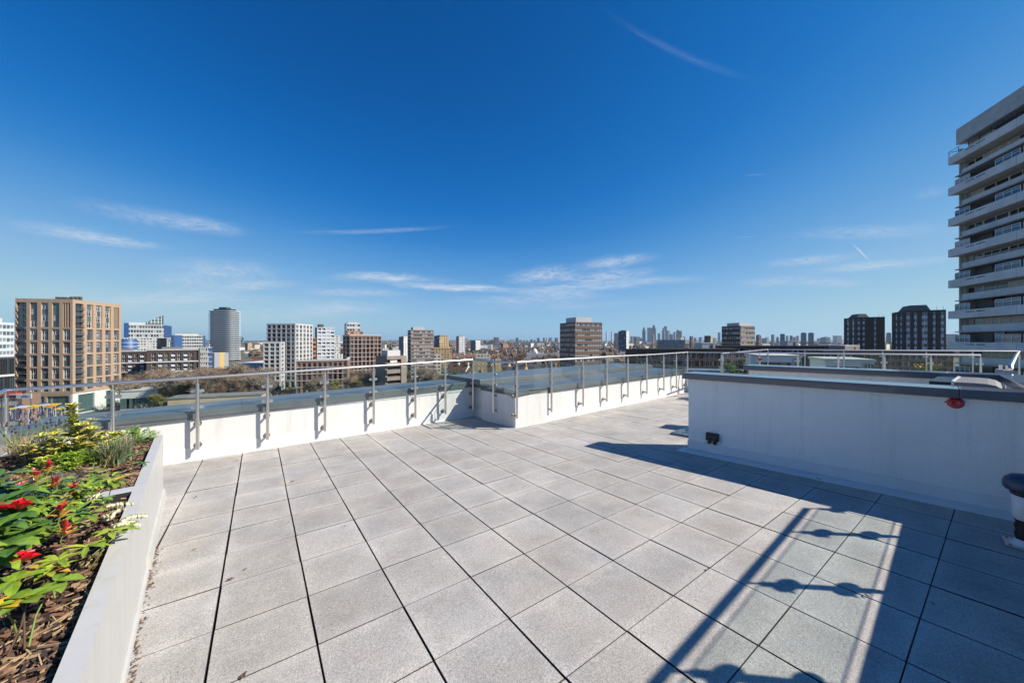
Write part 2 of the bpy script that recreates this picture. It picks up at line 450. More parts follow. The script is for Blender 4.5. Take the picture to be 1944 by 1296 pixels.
def parapet(name, label, p0, p1, n, zt, width, skirt=.19, e0=0., e1=0., k0=0., k1=0., wm=RENDER, fm=FLASH, seams=True, lip=None):
    root = thing(name, label, 'wall', (p0[0], p0[1], dz(*p0)))
    g0, g1 = dz(*p0) - .03, dz(*p1) - .03
    w = MB(); strip(w, p0, p1, n, 0, width - .06, (g0, g1), (zt[0] - .05, zt[1] - .05), wm, e0, e1, k0, k1); wb(w, 'wall_face', root)
    f = MB(); strip(f, p0, p1, n, -.007, -.0005, (g0, g1), (g0 + .03 + skirt, g1 + .03 + skirt), fm, e0, e1, k0, k1)
    strip(f, p0, p1, n, -.03, -.007, (g0, g1), (g0 + .036, g1 + .036), fm, e0, e1, k0, k1); wb(f, 'skirting', root)
    c = MB(); strip(c, p0, p1, n, -.028, width, (zt[0] - .115, zt[1] - .115), (zt[0] - .006, zt[1] - .006), COPING, e0, e1, k0, k1); 
    L = (Vector(p1) - Vector(p0)).length; u = (Vector(p1) - Vector(p0)) / L
    k = max(1, int(L / 1.6)); 
    for i in range(k):                       # cap sheets, a hairline joint between them
        a, b = p0[0] + u.x * (L * i / k + (.002 if i else 0)), p0[1] + u.y * (L * i / k + (.002 if i else 0))
        a2, b2 = p0[0] + u.x * (L * (i + 1) / k - (.002 if i < k - 1 else 0)), p0[1] + u.y * (L * (i + 1) / k - (.002 if i < k - 1 else 0))
        s, e = zt[0] + (zt[1] - zt[0]) * i / k, zt[0] + (zt[1] - zt[0]) * (i + 1) / k
        strip(c, (a, b), (a2, b2), n, -.031, width + .003, (s - .118, e - .118), (s, e), COPING, e0 if i == 0 else 0, e1 if i == k - 1 else 0, k0 if i == 0 else 0, k1 if i == k - 1 else 0)
    wb(c, 'coping', root, .004)
    if lip:
        q = MB(); strip(q, p0, p1, n, lip[0], lip[1], (zt[0] + .001, zt[1] + .001), (zt[0] + lip[2], zt[1] + lip[2]), COPING, e0, e1); wb(q, 'raised_kerb', root, .004)
    return root
nA = oline(A0, A1)[1]; nB = oline(B0, B1)[1]
ZA0, ZA1, ZB = -1.035, -.925, -.952
parapet('parapet_wall', 'white rendered parapet with grey metal coping behind the back balustrade and planters', A0, A1, nA, (ZA0, ZA1), .86, k0=0, e1=.02)
RT0, RT1 = (3.985, 7.02), (3.975, 5.463)
parapet('parapet_wall', 'short shaded return of parapet where the terrace edge steps forward', RT0, RT1, -oline(RT0, RT1)[1] * -1, (ZA1 - .002, ZB - .002), .9, e0=.0, seams=False)
parapet('parapet_wall', 'white rendered parapet with raised kerb behind the long receding balustrade', B0, B1, nB, (ZB, ZB), 1.15, e1=.0, lip=(1.17, 2.6, .10))
nL = oline(A0, LEFT1)[1]
parapet('parapet_wall', 'angled parapet coping at the far left behind the flower planters', LEFT1, A0, oline(LEFT1, A0)[1], (-1.0, -1.03), .95, e1=.25)
nF = oline(B1, FAR1)[1]
parapet('parapet_wall', 'far parapet seen over the stairwell wall, turning right from the long row of posts', B1, FAR1, nF, (ZB, -.95), .8, e0=.0)

# ---------------------------------------------------------------- balustrades
def pill(mb, c, d, n, L=.15, hgt=.046, t=.012, m=STEEL):      # rounded clamp plate along d, standing in the plane of d and z
    up = Vector((0, 0, 1)); k = 7; ring = []
    for s in (1, -1):
        for i in range(k):
            q = -math.pi / 2 + math.pi * i / (k - 1)
            ring.append(d * (s * (L / 2 - hgt / 2) + s * math.cos(q) * hgt / 2) + up * (s * math.sin(q) * hgt / 2))
    a = [c + r - n * t / 2 for r in ring]; b = [c + r + n * t / 2 for r in ring]
    mb.face(a if (a[1] - a[0]).cross(a[2] - a[0]).dot(n) < 0 else a[::-1], m); mb.face(b if (b[1] - b[0]).cross(b[2] - b[0]).dot(n) > 0 else b[::-1], m)
    for i in range(len(ring)):
        j = (i + 1) % len(ring); mb.face([a[i], a[j], b[j], b[i]], m, True)
def disc(mb, c, ax, r, t, m, n=20):
    mb.tube([c, c + ax * t], r, m, n)
def balustrade(name, label, posts, zr, zb, gtop, gbot, clamps, stands, side=None, glass=True, ends=(0., 0.), top_r=.021, skip_glass=(), group=None, base=False, roundR=0, nopost=(), poff=.030):
    """posts: list of (x,y,outward normal); zr: rail height per post; stands: heights of wall fixings"""
    p0 = posts[0]; root = thing(name, label, 'railing', (p0[0], p0[1], zb if not callable(zb) else zb(p0[0], p0[1])), 0, group)
    P = [Vector((x, y, zr[i])) for i, (x, y, n) in enumerate(posts)]
    h = MB(); path = list(P)
    if ends[0]: path[0] = P[0] - (P[1] - P[0]).normalized() * ends[0]
    if ends[1]: path[-1] = P[-1] + (P[-1] - P[-2]).normalized() * ends[1]
    for i in range(len(path) - 1): h.tube([path[i], path[i + 1]], top_r, STEEL, 14)
    wb(h, 'handrail', root)
    for i, (x, y, n) in enumerate(posts):
        d = (P[min(i + 1, len(P) - 1)] - P[max(i - 1, 0)]); d.z = 0; d.normalize()
        if i in nopost: continue
        n = Vector((n[0], n[1], 0)).normalized() if not isinstance(n, Vector) else n
        z0 = zb(x, y) if callable(zb) else zb
        m = MB(); m.tube([(x, y, z0), (x, y, P[i].z - .085)], .0215, STEEL, 14); m.tube([(x, y, P[i].z - .085), (x, y, P[i].z - .012)], .0105, STEEL, 10)
        if base: m.tube([(x, y, z0), (x, y, z0 + .012)], .06, STEEL, 18)
        po = wb(m, 'post', root)
        for zc in clamps:
            c = MB()
            if roundR: pill(c, Vector((x, y, zc)) - n * .004, d, n, .175, .09, .02)
            else: pill(c, Vector((x, y, zc)) + n * .030, d, n)
            
            for s in (-.05, .05): disc(c, Vector((x, y, zc)) + n * .036 + d * s, n, .009, .012, DARKSTEEL, 8)
            co = c.build('clamp', po)
        for zs in stands:
            c = MB(); a = Vector((x, y, zs)); c.tube([a + n * .014, a + n * .118], .0175, DARKSTEEL, 12); disc(c, a + n * .109, n, .043, .010, DARKSTEEL); disc(c, a + n * .100, n, .027, .009, STEEL)
            c.build('wall_fixing', po)
    if glass:
        for i in range(len(posts) - 1):
            if i in skip_glass: continue
            a, b = P[i].copy(), P[i + 1].copy(); d = (b - a); d.z = 0; L = d.length; d.normalize()
            n = Vector((-d.y, d.x, 0)); n0 = posts[i][2]; n0 = Vector((n0[0], n0[1], 0)) if not isinstance(n0, Vector) else n0
            if n.dot(n0) < 0: n = -n
            g0 = gbot(i) if callable(gbot) else gbot
            s, e = a + d * .032 + n * poff, b - d * .032 + n * poff; t = n * .005
            m = MB()
            z = [g0, g0, gtop(i), gtop(i + 1)]
            f = [Vector((s.x, s.y, z[0])) - t, Vector((e.x, e.y, z[1])) - t, Vector((e.x, e.y, z[3])) - t, Vector((s.x, s.y, z[2])) - t]
            k = [q + 2 * t for q in f]
            m.face(f, GLASS); m.face(k[::-1], GLASS)
            for q in range(4): m.face([f[(q + 1) % 4], f[q], k[q], k[(q + 1) % 4]], GEDGE)
            wb(m, 'glass_pane', root)
    return root
offA = .12
def onA_(X): return 6.804 + .055 * X - offA
xs = [-2.32, -1.511, -.706, .108, .91, 1.715, 2.517, 3.178, 3.86]
zrA = lambda X: -.525 + .022 * (X + .7)
postsA = [(x, onA_(x), nA) for x in xs]
railsA = [zrA(x) for x in xs]
def zlow(h): return lambda x, y: dz(x, y) + h
balustrade('glass_balustrade', 'steel and glass balustrade along the back parapet between flower planters and stepped corner', postsA, railsA, zlow(.17), lambda i: railsA[i] - .07, -1.035, (-.715, -.945), (-1.185, -1.495), ends=(0, 0))
# short return run with its corner posts
dR = Vector((1, 0, 0))
rp = [(3.86, onA_(3.86), dR), (3.862, 6.06, dR), (3.865, 5.334, dR)]
rz = [railsA[-1], -.43, -.411]
def short_run():
    r = balustrade('glass_balustrade', 'short steel and glass balustrade across the return where the parapet steps forward', rp, rz, zlow(.22), lambda i: rz[i] - .07, -1.0, (-.68, -.90), (-1.12, -1.42), nopost=(0, 2))
short_run()
xb = [3.865, 4.852, 5.865, 6.754, 7.661, 8.593, 9.532, 10.318, 11.08]
postsB = [(x, 5.013 + .083 * x, nB) for x in xb]
postsB[0] = (3.92, 5.338, nB)
zB = [-.411, -.397, -.398, -.39, -.39, -.395, -.392, -.384, -.375]
balustrade('glass_balustrade', 'long steel and glass balustrade receding to the right of the stepped corner', postsB, zB, zlow(.205), lambda i: zB[i] - .07, -.99, (-.62, -.86), (-1.06, -1.41))
fp = [Vector((11.08, 5.93, 0)) + (Vector((14.9, .42, 0)) - Vector((11.08, 5.93, 0))) * t for t in (0, .14, .29, .43, .57, .72, .86, 1)]
balustrade('glass_balustrade', 'balustrade along the far parapet, nearer lower handrail above the stairwell wall', [(p.x, p.y, nF) for p in fp[1:]], [-.372] * 7, zlow(.2), lambda i: -.44, -.95, (-.60, -.84), (-1.05, -1.38), ends=(.93, 0))
# the neighbouring terrace beyond: a farther rail at nearly the same height
q0, q1, q2 = cpos(1372, 10.4), cpos(1458, 15.0), cpos(1935, 12.6)
np_ = [q0, q0.lerp(q1, .5), q1] + [q1.lerp(q2, t) for t in (.17, .34, .5, .67, .84, 1)]
balustrade('glass_balustrade', 'farther upper handrail on slim posts beyond the stairwell', [(p.x, p.y, Vector((.4, .9, 0))) for p in np_], [-.385] * 9, -1.3, lambda i: -.47, -1.0, (-.62,), (), skip_glass=(0, 1, 2))
bend = MB()
q3 = at(1919, 694, -.372)
bend.tube([q2 + Vector((0, 0, -.385)), q2.lerp(q3, .5) * 1 + Vector((0, 0, -.36 - q2.lerp(q3, .5).z)), Vector((q3.x, q3.y, -.375)), Vector((q3.x - .03, q3.y, -.42))], .026, STEEL, 14)
bl = thing('handrail_end', 'thick bent steel handrail end coming towards the viewer at the right edge of the stairwell', 'handrail', (q3.x, q3.y, -.44))
wb(bend, 'tube', bl)
for k in range(2):
    m = MB(); x, y = q3.x + .05 + .2 * k, q3.y + .03 + .06 * k
    m.tube([(x, y, -.445), (x, y, -.375)], .02, STEEL, 12); m.tube([(x, y, -.446), (x, y, -.436)], .045, STEEL, 16); wb(m, 'post', bl)

# ---------------------------------------------------------------- stairwell enclosure
def free_wall(label, p0, p1, zt, th=.26, over=.062, flange=True, ends=(1, 1), cut=False):
    root = thing('stairwell_wall', label, 'wall', (p0[0], p0[1], dz(*p0)))
    d, n = oline(p0, p1); 
    if n.x < 0 and abs(n.x) > .5: n = -n
    if abs(n.y) > .5 and n.y > 0: n = -n
    g0, g1 = dz(*p0) - .03, dz(*p1) - .03
    w = MB(); strip(w, p0, p1, n, 0, th, (g0, g1), (zt[0] - .03, zt[1] - .03), RENDER_SHADED); wb(w, 'wall_face', root)
    c = MB(); L = (Vector(p1) - Vector(p0)).length; k = max(1, round(L / 2.2)); u = (Vector(p1) - Vector(p0)) / L
    for i in range(k):
        a = Vector(p0) + u * (L * i / k + (.0015 if i else 0)); b = Vector(p0) + u * (L * (i + 1) / k - (.0015 if i < k - 1 else 0))
        s, e = [zt[0] + (zt[1] - zt[0]) * (i + q) / k for q in (0, 1)]
        strip(c, a, b, n, -over, th + over, (s - .085, e - .085), (s, e), ANTHRA, over * ends[0] if i == 0 else 0, over * ends[1] if i == k - 1 else 0)
    wb(c, 'coping', root, .004)
    if flange:
        f = MB(); strip(f, p0, p1, n, -.010, -.0005, (g0, g1), (g0 + .15, g1 + .15), FLASH_GREY, .01)
        strip(f, p0, p1, n, -.25, -.010, (g0 + .031, g1 + .031), (g0 + .037, g1 + .037), FLASH_GREY, .06)
        wb(f, 'skirting', root)
        s = MB()
        for t in (.012, .30, .305, .62, .625): 
            q = Vector(p0) + u * (L * t) - Vector((n.x, n.y)) * .2
            s.tube([(q.x, q.y, dz(q.x, q.y) + .006), (q.x, q.y, dz(q.x, q.y) + .012)], .011, DARKSTEEL, 10)
        wb(s, 'fixing_screws', root)
    return root
free_wall('white rendered stairwell wall with dark metal coping facing the terrace, in shade', (5.148, 2.742), (5.545, -2.2), (-.478, -.425))
free_wall('second stairwell wall with dark coping, standing behind the front one', (7.14, 2.71), (7.58, .05), (-.445, -.43), flange=False)
free_wall('short end wall closing the stairwell at the right edge of view', (5.72, -.16), (7.78, .03), (-.432, -.432), flange=False, ends=(0, 0))
# south parapet just outside the right edge of the picture: its shadow crosses the paving
S0, S1 = (5.30, -.362), (-.6, -.705)
sr = thing('parapet_wall', 'rendered parapet behind the bollard whose shadow edge falls over the paving at lower right', 'wall', (S0[0], S0[1], dz(*S0)))
nS = Vector((0.056, -.998, 0))
m = MB(); strip(m, S0, S1, nS, .03, .4, (dz(*S0) - .03, dz(*S1) - .03), (-.53, -.53), RENDER); wb(m, 'wall_face', sr)
m = MB(); strip(m, S0, S1, nS, 0, .46, (-.585, -.585), (-.50, -.50), ANTHRA); wb(m, 'coping', sr, .004)
def sunback(p, Z): t = (Z - p.z) / 1.14; return Vector((p.x + 1.04 * t, p.y - .986 * t, Z))
sp = [5.60, 4.97, 4.01, 3.05, 2.09, 1.13, .17]
balustrade('glass_balustrade', 'balustrade whose rail and post shadows cross the paving at lower right', [(x, -.345 + .058 * (x - 5.6), nS) for x in sp], [.105] * 7, -.50, lambda i: .028, -.462, (-.095, -.355), (), roundR=.052, poff=.0)

# alarm, wall light, bollard, hatch, rooflight
def wallpt(x, y):                   # point of the front stairwell wall seen at a photo pixel
    d = cpos(x, 1); d.z = (HZN - y) / FPX
    a, b = 5.148 + .0803 * 2.742, -.0803
    t = a / (d.x - b * d.y); return d * t
WN = Vector((-.9968, -.08, 0))
def wallmat(p):                     # local z axis out of the wall, y up
    z = WN; yv = Vector((0, 0, 1)); x = yv.cross(z).normalized()
    return Matrix(((x.x, yv.x, z.x, p.x), (x.y, yv.y, z.y, p.y), (x.z, yv.z, z.z, p.z), (0, 0, 0, 1)))
al = thing('alarm_beacon', 'red round alarm sounder fixed to the shaded wall just under the dark coping', 'alarm', wallpt(1814, 764))
al.matrix_basis = wallmat(wallpt(1814, 764))
m = MB(); m.lathe([(.052, 0), (.054, .012), (.05, .018), (.044, .02)], REDP, n=32); m.build('base_ring', al)
m = MB(); m.lathe([(.043, .019), (.041, .032), (.034, .045), (.024, .05), (.022, .044), (.010, .042), (.0, .042)], REDP, n=32); m.build('dome', al)
m = MB(); m.box(-.066, -.006, .002, -.05, .006, .012, REDP); m.build('fixing_lug', al)
li = thing('wall_light', 'black twin sensor wall light low on the shaded stairwell wall', 'wall light', wallpt(1354, 829))
li.matrix_basis = wallmat(wallpt(1354, 829))
m = MB(); m.box(-.082, -.052, 0, .082, .058, .06, BLACKP); m.build('housing', li, .012)
m = MB(); m.box(-.072, -.044, .0605, .062, .032, .068, BROWNGL); m.build('lens', li, .004)
for s in (-.04, .03):
    m = MB(); m.tube([(s, -.05, .03), (s, -.062, .032)], .012, BLACKP, 10); m.box(s - .02, -.094, .012, s + .02, -.06, .05, BLACKP); m.build('sensor_head', li, .006)
bx, by = 4.565, -.075; bz = dz(bx, by)
bo = thing('bollard', 'low bollard with navy mushroom cap and white collar at the right edge of the terrace', 'bollard', (bx, by, bz + .004), .1)
m = MB(); m.box(-.10, -.10, 0, .10, .10, .006, STEEL); 
for i in (-1, 1):
    for j in (-1, 1): m.tube([(i * .08, j * .08, .006), (i * .08, j * .08, .014)], .009, DARKSTEEL, 8)
m.build('base_plate', bo)
m = MB(); m.lathe([(.072, .006), (.06, .02), (.056, .05)], WHITEP); m.build('foot', bo)
m = MB(); m.lathe([(.052, .05), (.056, .08), (.05, .11), (.057, .14), (.05, .17), (.056, .19)], BLACKP); m.build('louvre', bo)
m = MB(); m.lathe([(.05, .19), (.064, .205), (.069, .36), (.06, .37)], WHITEP); m.build('collar', bo)
m = MB(); m.lathe([(.062, .365), (.074, .375), (.078, .395), (.06, .4)], BLACKP); m.build('neck', bo)
m = MB(); m.lathe([(.06, .40), (.098, .405), (.108, .42), (.108, .455), (.1, .485), (.07, .512), (.03, .522), (0, .524)], NAVYP, n=36); m.build('cap', bo)
ha = thing('stair_hatch', 'pale curved hatch cover inside the stairwell beside a black opening', 'hatch', (6.1, .5, dz(6, .5)))
m = MB(); pr = [(.02, -1.5), (.02, -.53), (.035, -.475), (.07, -.445), (.12, -.432), (.2, -.428), (.33, -.43), (.33, -1.5)]
A_ = [Vector((5.85, y, z)) for y, z in pr]; B_ = [Vector((6.75, y + .02, z)) for y, z in pr]
HG = mat('hatch_grey', (.17, .17, .175), .6); m.face(A_, HG); m.face(B_[::-1], HG)
for i in range(len(pr)):
    j = (i + 1) % len(pr); m.face([A_[j], A_[i], B_[i], B_[j]], HG, False)
wb(m, 'cover', ha)
m = MB(); m.box(5.86, .352, -1.5, 6.7, .50, -.435, BLACKP); wb(m, 'opening', ha)
m = MB(); m.box(5.86, .331, -.9, 6.7, .350, -.42, WHITEP); wb(m, 'edge_strip', ha)
rl = thing('rooflight', 'flush rooflight of dark glass set in the paving beside the stairwell wall corner', 'rooflight', (6.3, 3.2, dz(6.3, 3.2)))
c = [at(1257, 827, -1.60), None, None, None]
k0 = Vector((5.72, 3.36)); ex = Vector((.9968, .08)); ey = Vector((.08, -.9968))
def rlp(a, b, h): q = k0 + ex * a + ey * b; return (q.x, q.y, dz(q.x, q.y) + h)
m = MB()
for (a0, b0, a1, b1) in ((0, 0, 1.3, .09), (0, .81, 1.3, .9), (0, .09, .09, .81), (1.21, .09, 1.3, .81)):
    m.hexa([rlp(a0, b1, .0), rlp(a1, b1, .0), rlp(a1, b0, .0), rlp(a0, b0, .0), rlp(a0, b1, .035), rlp(a1, b1, .035), rlp(a1, b0, .035), rlp(a0, b0, .035)], ANTHRA)
wb(m, 'frame', rl)
m = MB(); m.hexa([rlp(.09, .81, .01), rlp(1.21, .81, .01), rlp(1.21, .09, .01), rlp(.09, .09, .01), rlp(.09, .81, .03), rlp(1.21, .81, .03), rlp(1.21, .09, .03), rlp(.09, .09, .03)], GL_D); wb(m, 'pane', rl)

# body of the building that carries the terrace
hb = thing('apartment_building', 'white rendered apartment building carrying the roof terrace', 'building', (5, 0, -32))
m = MB()
def prism(mb, pts, z0, z1, mm):
    a = sum(pts[i][0] * pts[(i + 1) % len(pts)][1] - pts[(i + 1) % len(pts)][0] * pts[i][1] for i in range(len(pts)))
    if a < 0: pts = pts[::-1]
    mb.face([(x, y, z0) for x, y in pts][::-1], mm); mb.face([(x, y, z1) for x, y in pts], mm)
    for i in range(len(pts)):
        (x, y), (u, v) = pts[i], pts[(i + 1) % len(pts)]; mb.face([(x, y, z0), (u, v, z0), (u, v, z1), (x, y, z1)], mm)
prism(m, [(-2.6, -6), (16, -6), (15.6, .2), (12.2, 6.0), (11.4, 7.6), (4.6, 7.2), (4.6, 7.9), (-3.1, 7.6)], -32, -1.84, RENDER); wb(m, 'wall', hb)
m = MB(); prism(m, [(16, -6.01), (30, -6), (30, 16), (20, 14), (15.61, .2)], -32, -3.4, ROOFG); wb(m, 'lower_roof', hb)

# ---------------------------------------------------------------- planters and their plants
def PXo(y): return -.48 - .11 * (y - 2.014)          # outer edge of the planter rim
pd = Vector((-.11, 1, 0)).normalized(); pn = Vector((-pd.y, pd.x, 0))   # along, and inwards (to -X)
PZ = -1.014
def ploc(s, t, z=0):                                  # s metres along from Y=2.014, t inwards
    return Vector((PXo(2.014), 2.014, PZ)) + pd * s + pn * t + Vector((0, 0, z))
MULCH = mat('bark_mulch', (.11, .06, .035), .95, col2=(.05, .03, .02), c2scale=14, var=.3, vscale=40, bump=1, bscale=60)
CHIP = [mat('bark_chip', c, .9, var=.25, vscale=30) for c in ((.16, .085, .05), (.075, .045, .03), (.30, .19, .11), (.035, .025, .022), (.22, .115, .07), (.42, .30, .18))]
def planter(label, s0, s1, w0, w1):
    root = thing('planter', label, 'planter', ploc(s0, w0 / 2) - Vector((0, 0, .6)))
    c = [(s0, 0), (s1, 0), (s1, w1), (s0, w0)]
    P = [ploc(a, b) for a, b in c]; I = [ploc(a, b) for a, b in ((s0 + .055, .06), (s1 - .055, .06), (s1 - .055, w1 - .06), (s0 + .055, w0 - .06))]
    m = MB()
    for i in range(4):
        j = (i + 1) % 4
        b0, b1 = Vector((P[i].x, P[i].y, dz(P[i].x, P[i].y) + .002)), Vector((P[j].x, P[j].y, dz(P[j].x, P[j].y) + .002))
        lo = Vector((0, 0, -.11))
        m.face([b0, b1, P[j], P[i]], PLANTER)
        m.face([P[i], P[j], I[j], I[i]], PLANTER)
        m.face([I[i], I[j], I[j] + lo, I[i] + lo], MEMBRANE)
    wb(m, 'box', root, .004)
    f = MB(); o = -.008
    f.hexa([ploc(s0 + .02, o - .02, -.62), ploc(s0 + .02, o + .008, -.62), ploc(s1 - .02, o + .008, -.66), ploc(s1 - .02, o - .02, -.66),
            ploc(s0 + .02, o - .008, -.50), ploc(s0 + .02, o + .0075, -.50), ploc(s1 - .02, o + .0075, -.57), ploc(s1 - .02, o - .008, -.57)], PLANTER); wb(f, 'foot_trim', root)
    g = MB(); rnd = random.Random(int(s0 * 100) + 5)
    nx, ny = 22, 14
    def soil(a, b):
        h = -.055 + .018 * math.sin(a * 9 + b * 5) + .012 * math.sin(b * 17 + a * 3)
        return ploc(s0 + .05 + (s1 - s0 - .1) * a, .055 + (w0 + (w1 - w0) * a - .11) * b, h)
    for i in range(nx):
        for j in range(ny): g.face([soil(i / nx, j / ny), soil(i / nx, (j + 1) / ny), soil((i + 1) / nx, (j + 1) / ny), soil((i + 1) / nx, j / ny)][::-1], MULCH, True)
    so = wb(g, 'soil', root)
    ch = MB()
    for q in range(3600):
        a, b = rnd.random(), min(.99, rnd.random() ** 1.25); p = soil(a, b) + Vector((0, 0, rnd.uniform(.002, .02)))
        L, Wd = rnd.uniform(.012, .05), rnd.uniform(.006, .02); t = rnd.uniform(0, 6.28); tl = rnd.uniform(-.35, .35); k = rnd.random()
        if k < .16: L, Wd = rnd.uniform(.05, .11), rnd.uniform(.002, .005)
        u = Vector((math.cos(t), math.sin(t), tl)) * L / 2; v = Vector((-math.sin(t), math.cos(t), rnd.uniform(-.4, .4))) * Wd / 2
        mm = CHIP[5] if k < .16 else rnd.choice(CHIP[:5])
        h = Vector((0, 0, rnd.uniform(.003, .008)))
        ring = [p - u - v * .6, p + u * .8 - v, p + u + v * .5, p - u * .7 + v]
        ch.face([r + h for r in ring], mm)
        for e in range(4): ch.face([ring[e], ring[(e + 1) % 4], ring[(e + 1) % 4] + h, ring[e] + h], mm)
    o = wb(ch, 'bark_chips', root); o['kind'] = 'stuff'
    return root, soil
planter('long pale painted planter full of red flowering shrubs at the lower left', -1.5, 1.48, .62, .98)
planter('rear pale painted planter with variegated shrub and grasses against the back parapet', 1.49, 3.28, .985, 1.16)

def leafmat(name, c, c2, rough=.35):
    m = mat(name, c, rough, col2=c2, c2scale=24, c2lo=.4, c2hi=.6, spec=.5)
    p = m.node_tree.nodes['Principled BSDF']
    p.inputs['Transmission Weight'].default_value = 0
    return m
LG = leafmat('green_leaf', (.15, .25, .025), (.22, .32, .035), .26)
LG2 = leafmat('deep_green_leaf', (.06, .14, .022), (.10, .19, .03), .2)
LLIME = leafmat('lime_leaf', (.38, .42, .05), (.30, .37, .045), .32)
LRED = leafmat('red_young_leaf', (.42, .012, .03), (.55, .05, .05), .3)
LORG = leafmat('orange_young_leaf', (.55, .22, .05), (.5, .33, .06), .35)
LYEL = leafmat('yellow_leaf', (.60, .42, .02), (.55, .34, .03), .35)
LVAR = leafmat('cream_edge_leaf', (.66, .60, .09), (.60, .55, .20), .4)
LGREY = leafmat('green_leaf_centre', (.15, .23, .04), (.10, .18, .04), .35)
LHEBE = leafmat('bright_hebe_leaf', (.16, .30, .03), (.24, .38, .04), .35)
GRBLUE = leafmat('blue_grass_blade', (.16, .24, .22), (.12, .20, .13), .5)
GRGRN = leafmat('green_grass_blade', (.10, .19, .05), (.16, .22, .07), .5)
GRDRY = leafmat('dry_grass_blade', (.50, .37, .19), (.40, .30, .16), .7)
STEMB = mat('brown_stem', (.10, .065, .04), .8)
STEMG = mat('green_stem', (.17, .24, .05), .6)
PETAL = leafmat('red_petal', (.62, .012, .03), (.50, .008, .02), .4)
CREAMF = leafmat('cream_flower', (.75, .70, .52), (.66, .58, .36), .6)
PURPF = leafmat('dark_purple_flower', (.035, .02, .05), (.06, .03, .07), .7)
def rot_dir(az, el): return Vector((math.cos(az) * math.cos(el), math.sin(az) * math.cos(el), math.sin(el)))
def leaf(mb, p, d, L, Wd, bend, m, m2=None, fold=.25):
    d = d.normalized(); s = d.cross(Vector((0, 0, 1)))
    if s.length < .05: s = Vector((1, 0, 0))
    s.normalize(); up = s.cross(d)
    prof = [(0, .08), (.22, .72), (.5, 1.0), (.78, .7), (1, .03)]
    c, l, r = [], [], []
    for t, w in prof:
        q = p + d * (L * t) - Vector((0, 0, 1)) * (bend * L * t * t) ; k = up * (fold * Wd * .5 * w)
        c.append(q); l.append(q + s * (Wd * .5 * w) + k); r.append(q - s * (Wd * .5 * w) + k)
    if m2:                                # cream margin round a green centre
        for i in range(4):
            li0, li1 = c[i].lerp(l[i], .42), c[i + 1].lerp(l[i + 1], .42); ri0, ri1 = c[i].lerp(r[i], .42), c[i + 1].lerp(r[i + 1], .42)
            mb.face([c[i], c[i + 1], li1, li0], m2, True); mb.face([li0, li1, l[i + 1], l[i]], m, True)
            mb.face([ri0, ri1, c[i + 1], c[i]], m2, True); mb.face([r[i], r[i + 1], ri1, ri0], m, True)
    else:
        for i in range(4):
            mb.face([c[i], c[i + 1], l[i + 1], l[i]], m, True); mb.face([r[i], r[i + 1], c[i + 1], c[i]], m, True)
def whorl(mb, p, ax_el, az0, n, L, Wd, ms, rnd, el=.35, bend=.3, m2=None):
    for i in range(n):
        a = az0 + 2 * math.pi * i / n + rnd.uniform(-.25, .25)
        leaf(mb, p + Vector((0, 0, rnd.uniform(-.01, .01))), rot_dir(a, el + rnd.uniform(-.3, .3)), L * rnd.uniform(.75, 1.15), Wd * rnd.uniform(.8, 1.15), bend * rnd.uniform(.4, 1.4), rnd.choice(ms), m2)
def stem(mb, a, b, r, m, sag=.0):
    mid = a.lerp(b, .5) + Vector((random.uniform(-.015, .015), random.uniform(-.015, .015), sag)); mb.tube([a, mid, b], r, m, 6, r1=r * .55)
def flowering_shrub(name, label, base, tips, rnd, ms, L, Wd, n=7, cat='shrub', layers=2, red=(), tassels=(), blooms=(), lel=.3, bend=.35, orange=True):
    root = thing(name, label, cat, base)
    st, fo = MB(), MB()
    for tp in tips:
        stem(st, base + Vector((rnd.uniform(-.05, .05), rnd.uniform(-.05, .05), 0)), tp, .0034, STEMG if rnd.random() < .4 else STEMB)
        for k in range(layers):
            q = tp + (base - tp) * (.22 * k) + Vector((rnd.uniform(-.01, .01), rnd.uniform(-.01, .01), 0))
            whorl(fo, q, 0, rnd.uniform(0, 6.28), n, L * (1 - .05 * k), Wd, ms, rnd, lel - .25 * k, bend)
    wb(st, 'stems', root); wb(fo, 'leaves', root)
    for tp in red:
        f = MB()
        for i in range(15):
            a = rnd.uniform(0, 6.28); leaf(f, tp + Vector((0, 0, rnd.uniform(-.01, .015))), rot_dir(a, rnd.uniform(.3, 1.4)), rnd.uniform(.026, .048), rnd.uniform(.009, .014), rnd.uniform(-.2, .4), LRED)
        if orange:
            for i in range(8): leaf(f, tp - Vector((0, 0, .03)), rot_dir(rnd.uniform(0, 6.28), rnd.uniform(.5, 1.2)), .05, .014, .2, LORG)
        stem(f, tp - Vector((0, 0, .1)), tp, .003, STEMG)
        wb(f, 'red_shoot', root)
    for (a, b) in tassels:
        f = MB()
        for q in range(5):
            e = b + Vector((rnd.uniform(-.05, .05), rnd.uniform(-.05, .05), rnd.uniform(-.02, .03)))
            f.tube([a, a.lerp(e, .5) + Vector((0, 0, .012)), e], .0016, STEMG, 4)
            for i in range(16):
                t = .2 + .8 * i / 15; p = a.lerp(e, t) + Vector((rnd.uniform(-.007, .007), rnd.uniform(-.007, .007), .012 * math.sin(math.pi * t) - .008))
                f.lathe([(.0015, .006), (.0052, .002), (.0055, -.004), (.003, -.009)], CREAMF, p, 5)
        wb(f, 'flower_tassel', root)
    for (p, r) in blooms:
        f = MB()
        for ring, (k, el, rr) in enumerate(((6, .45, .85), (6, .8, .8), (5, 1.1, .7), (5, 1.35, .6))):
            for i in range(k):
                a = 2 * math.pi * (i + .5 * ring) / k + rnd.uniform(-.2, .2); leaf(f, p, rot_dir(a, el + rnd.uniform(-.1, .1)), r * rr * 1.1, r * rr * .85, rnd.uniform(-.35, .1), PETAL, fold=.9)
        wb(f, 'bloom', root)
    return root
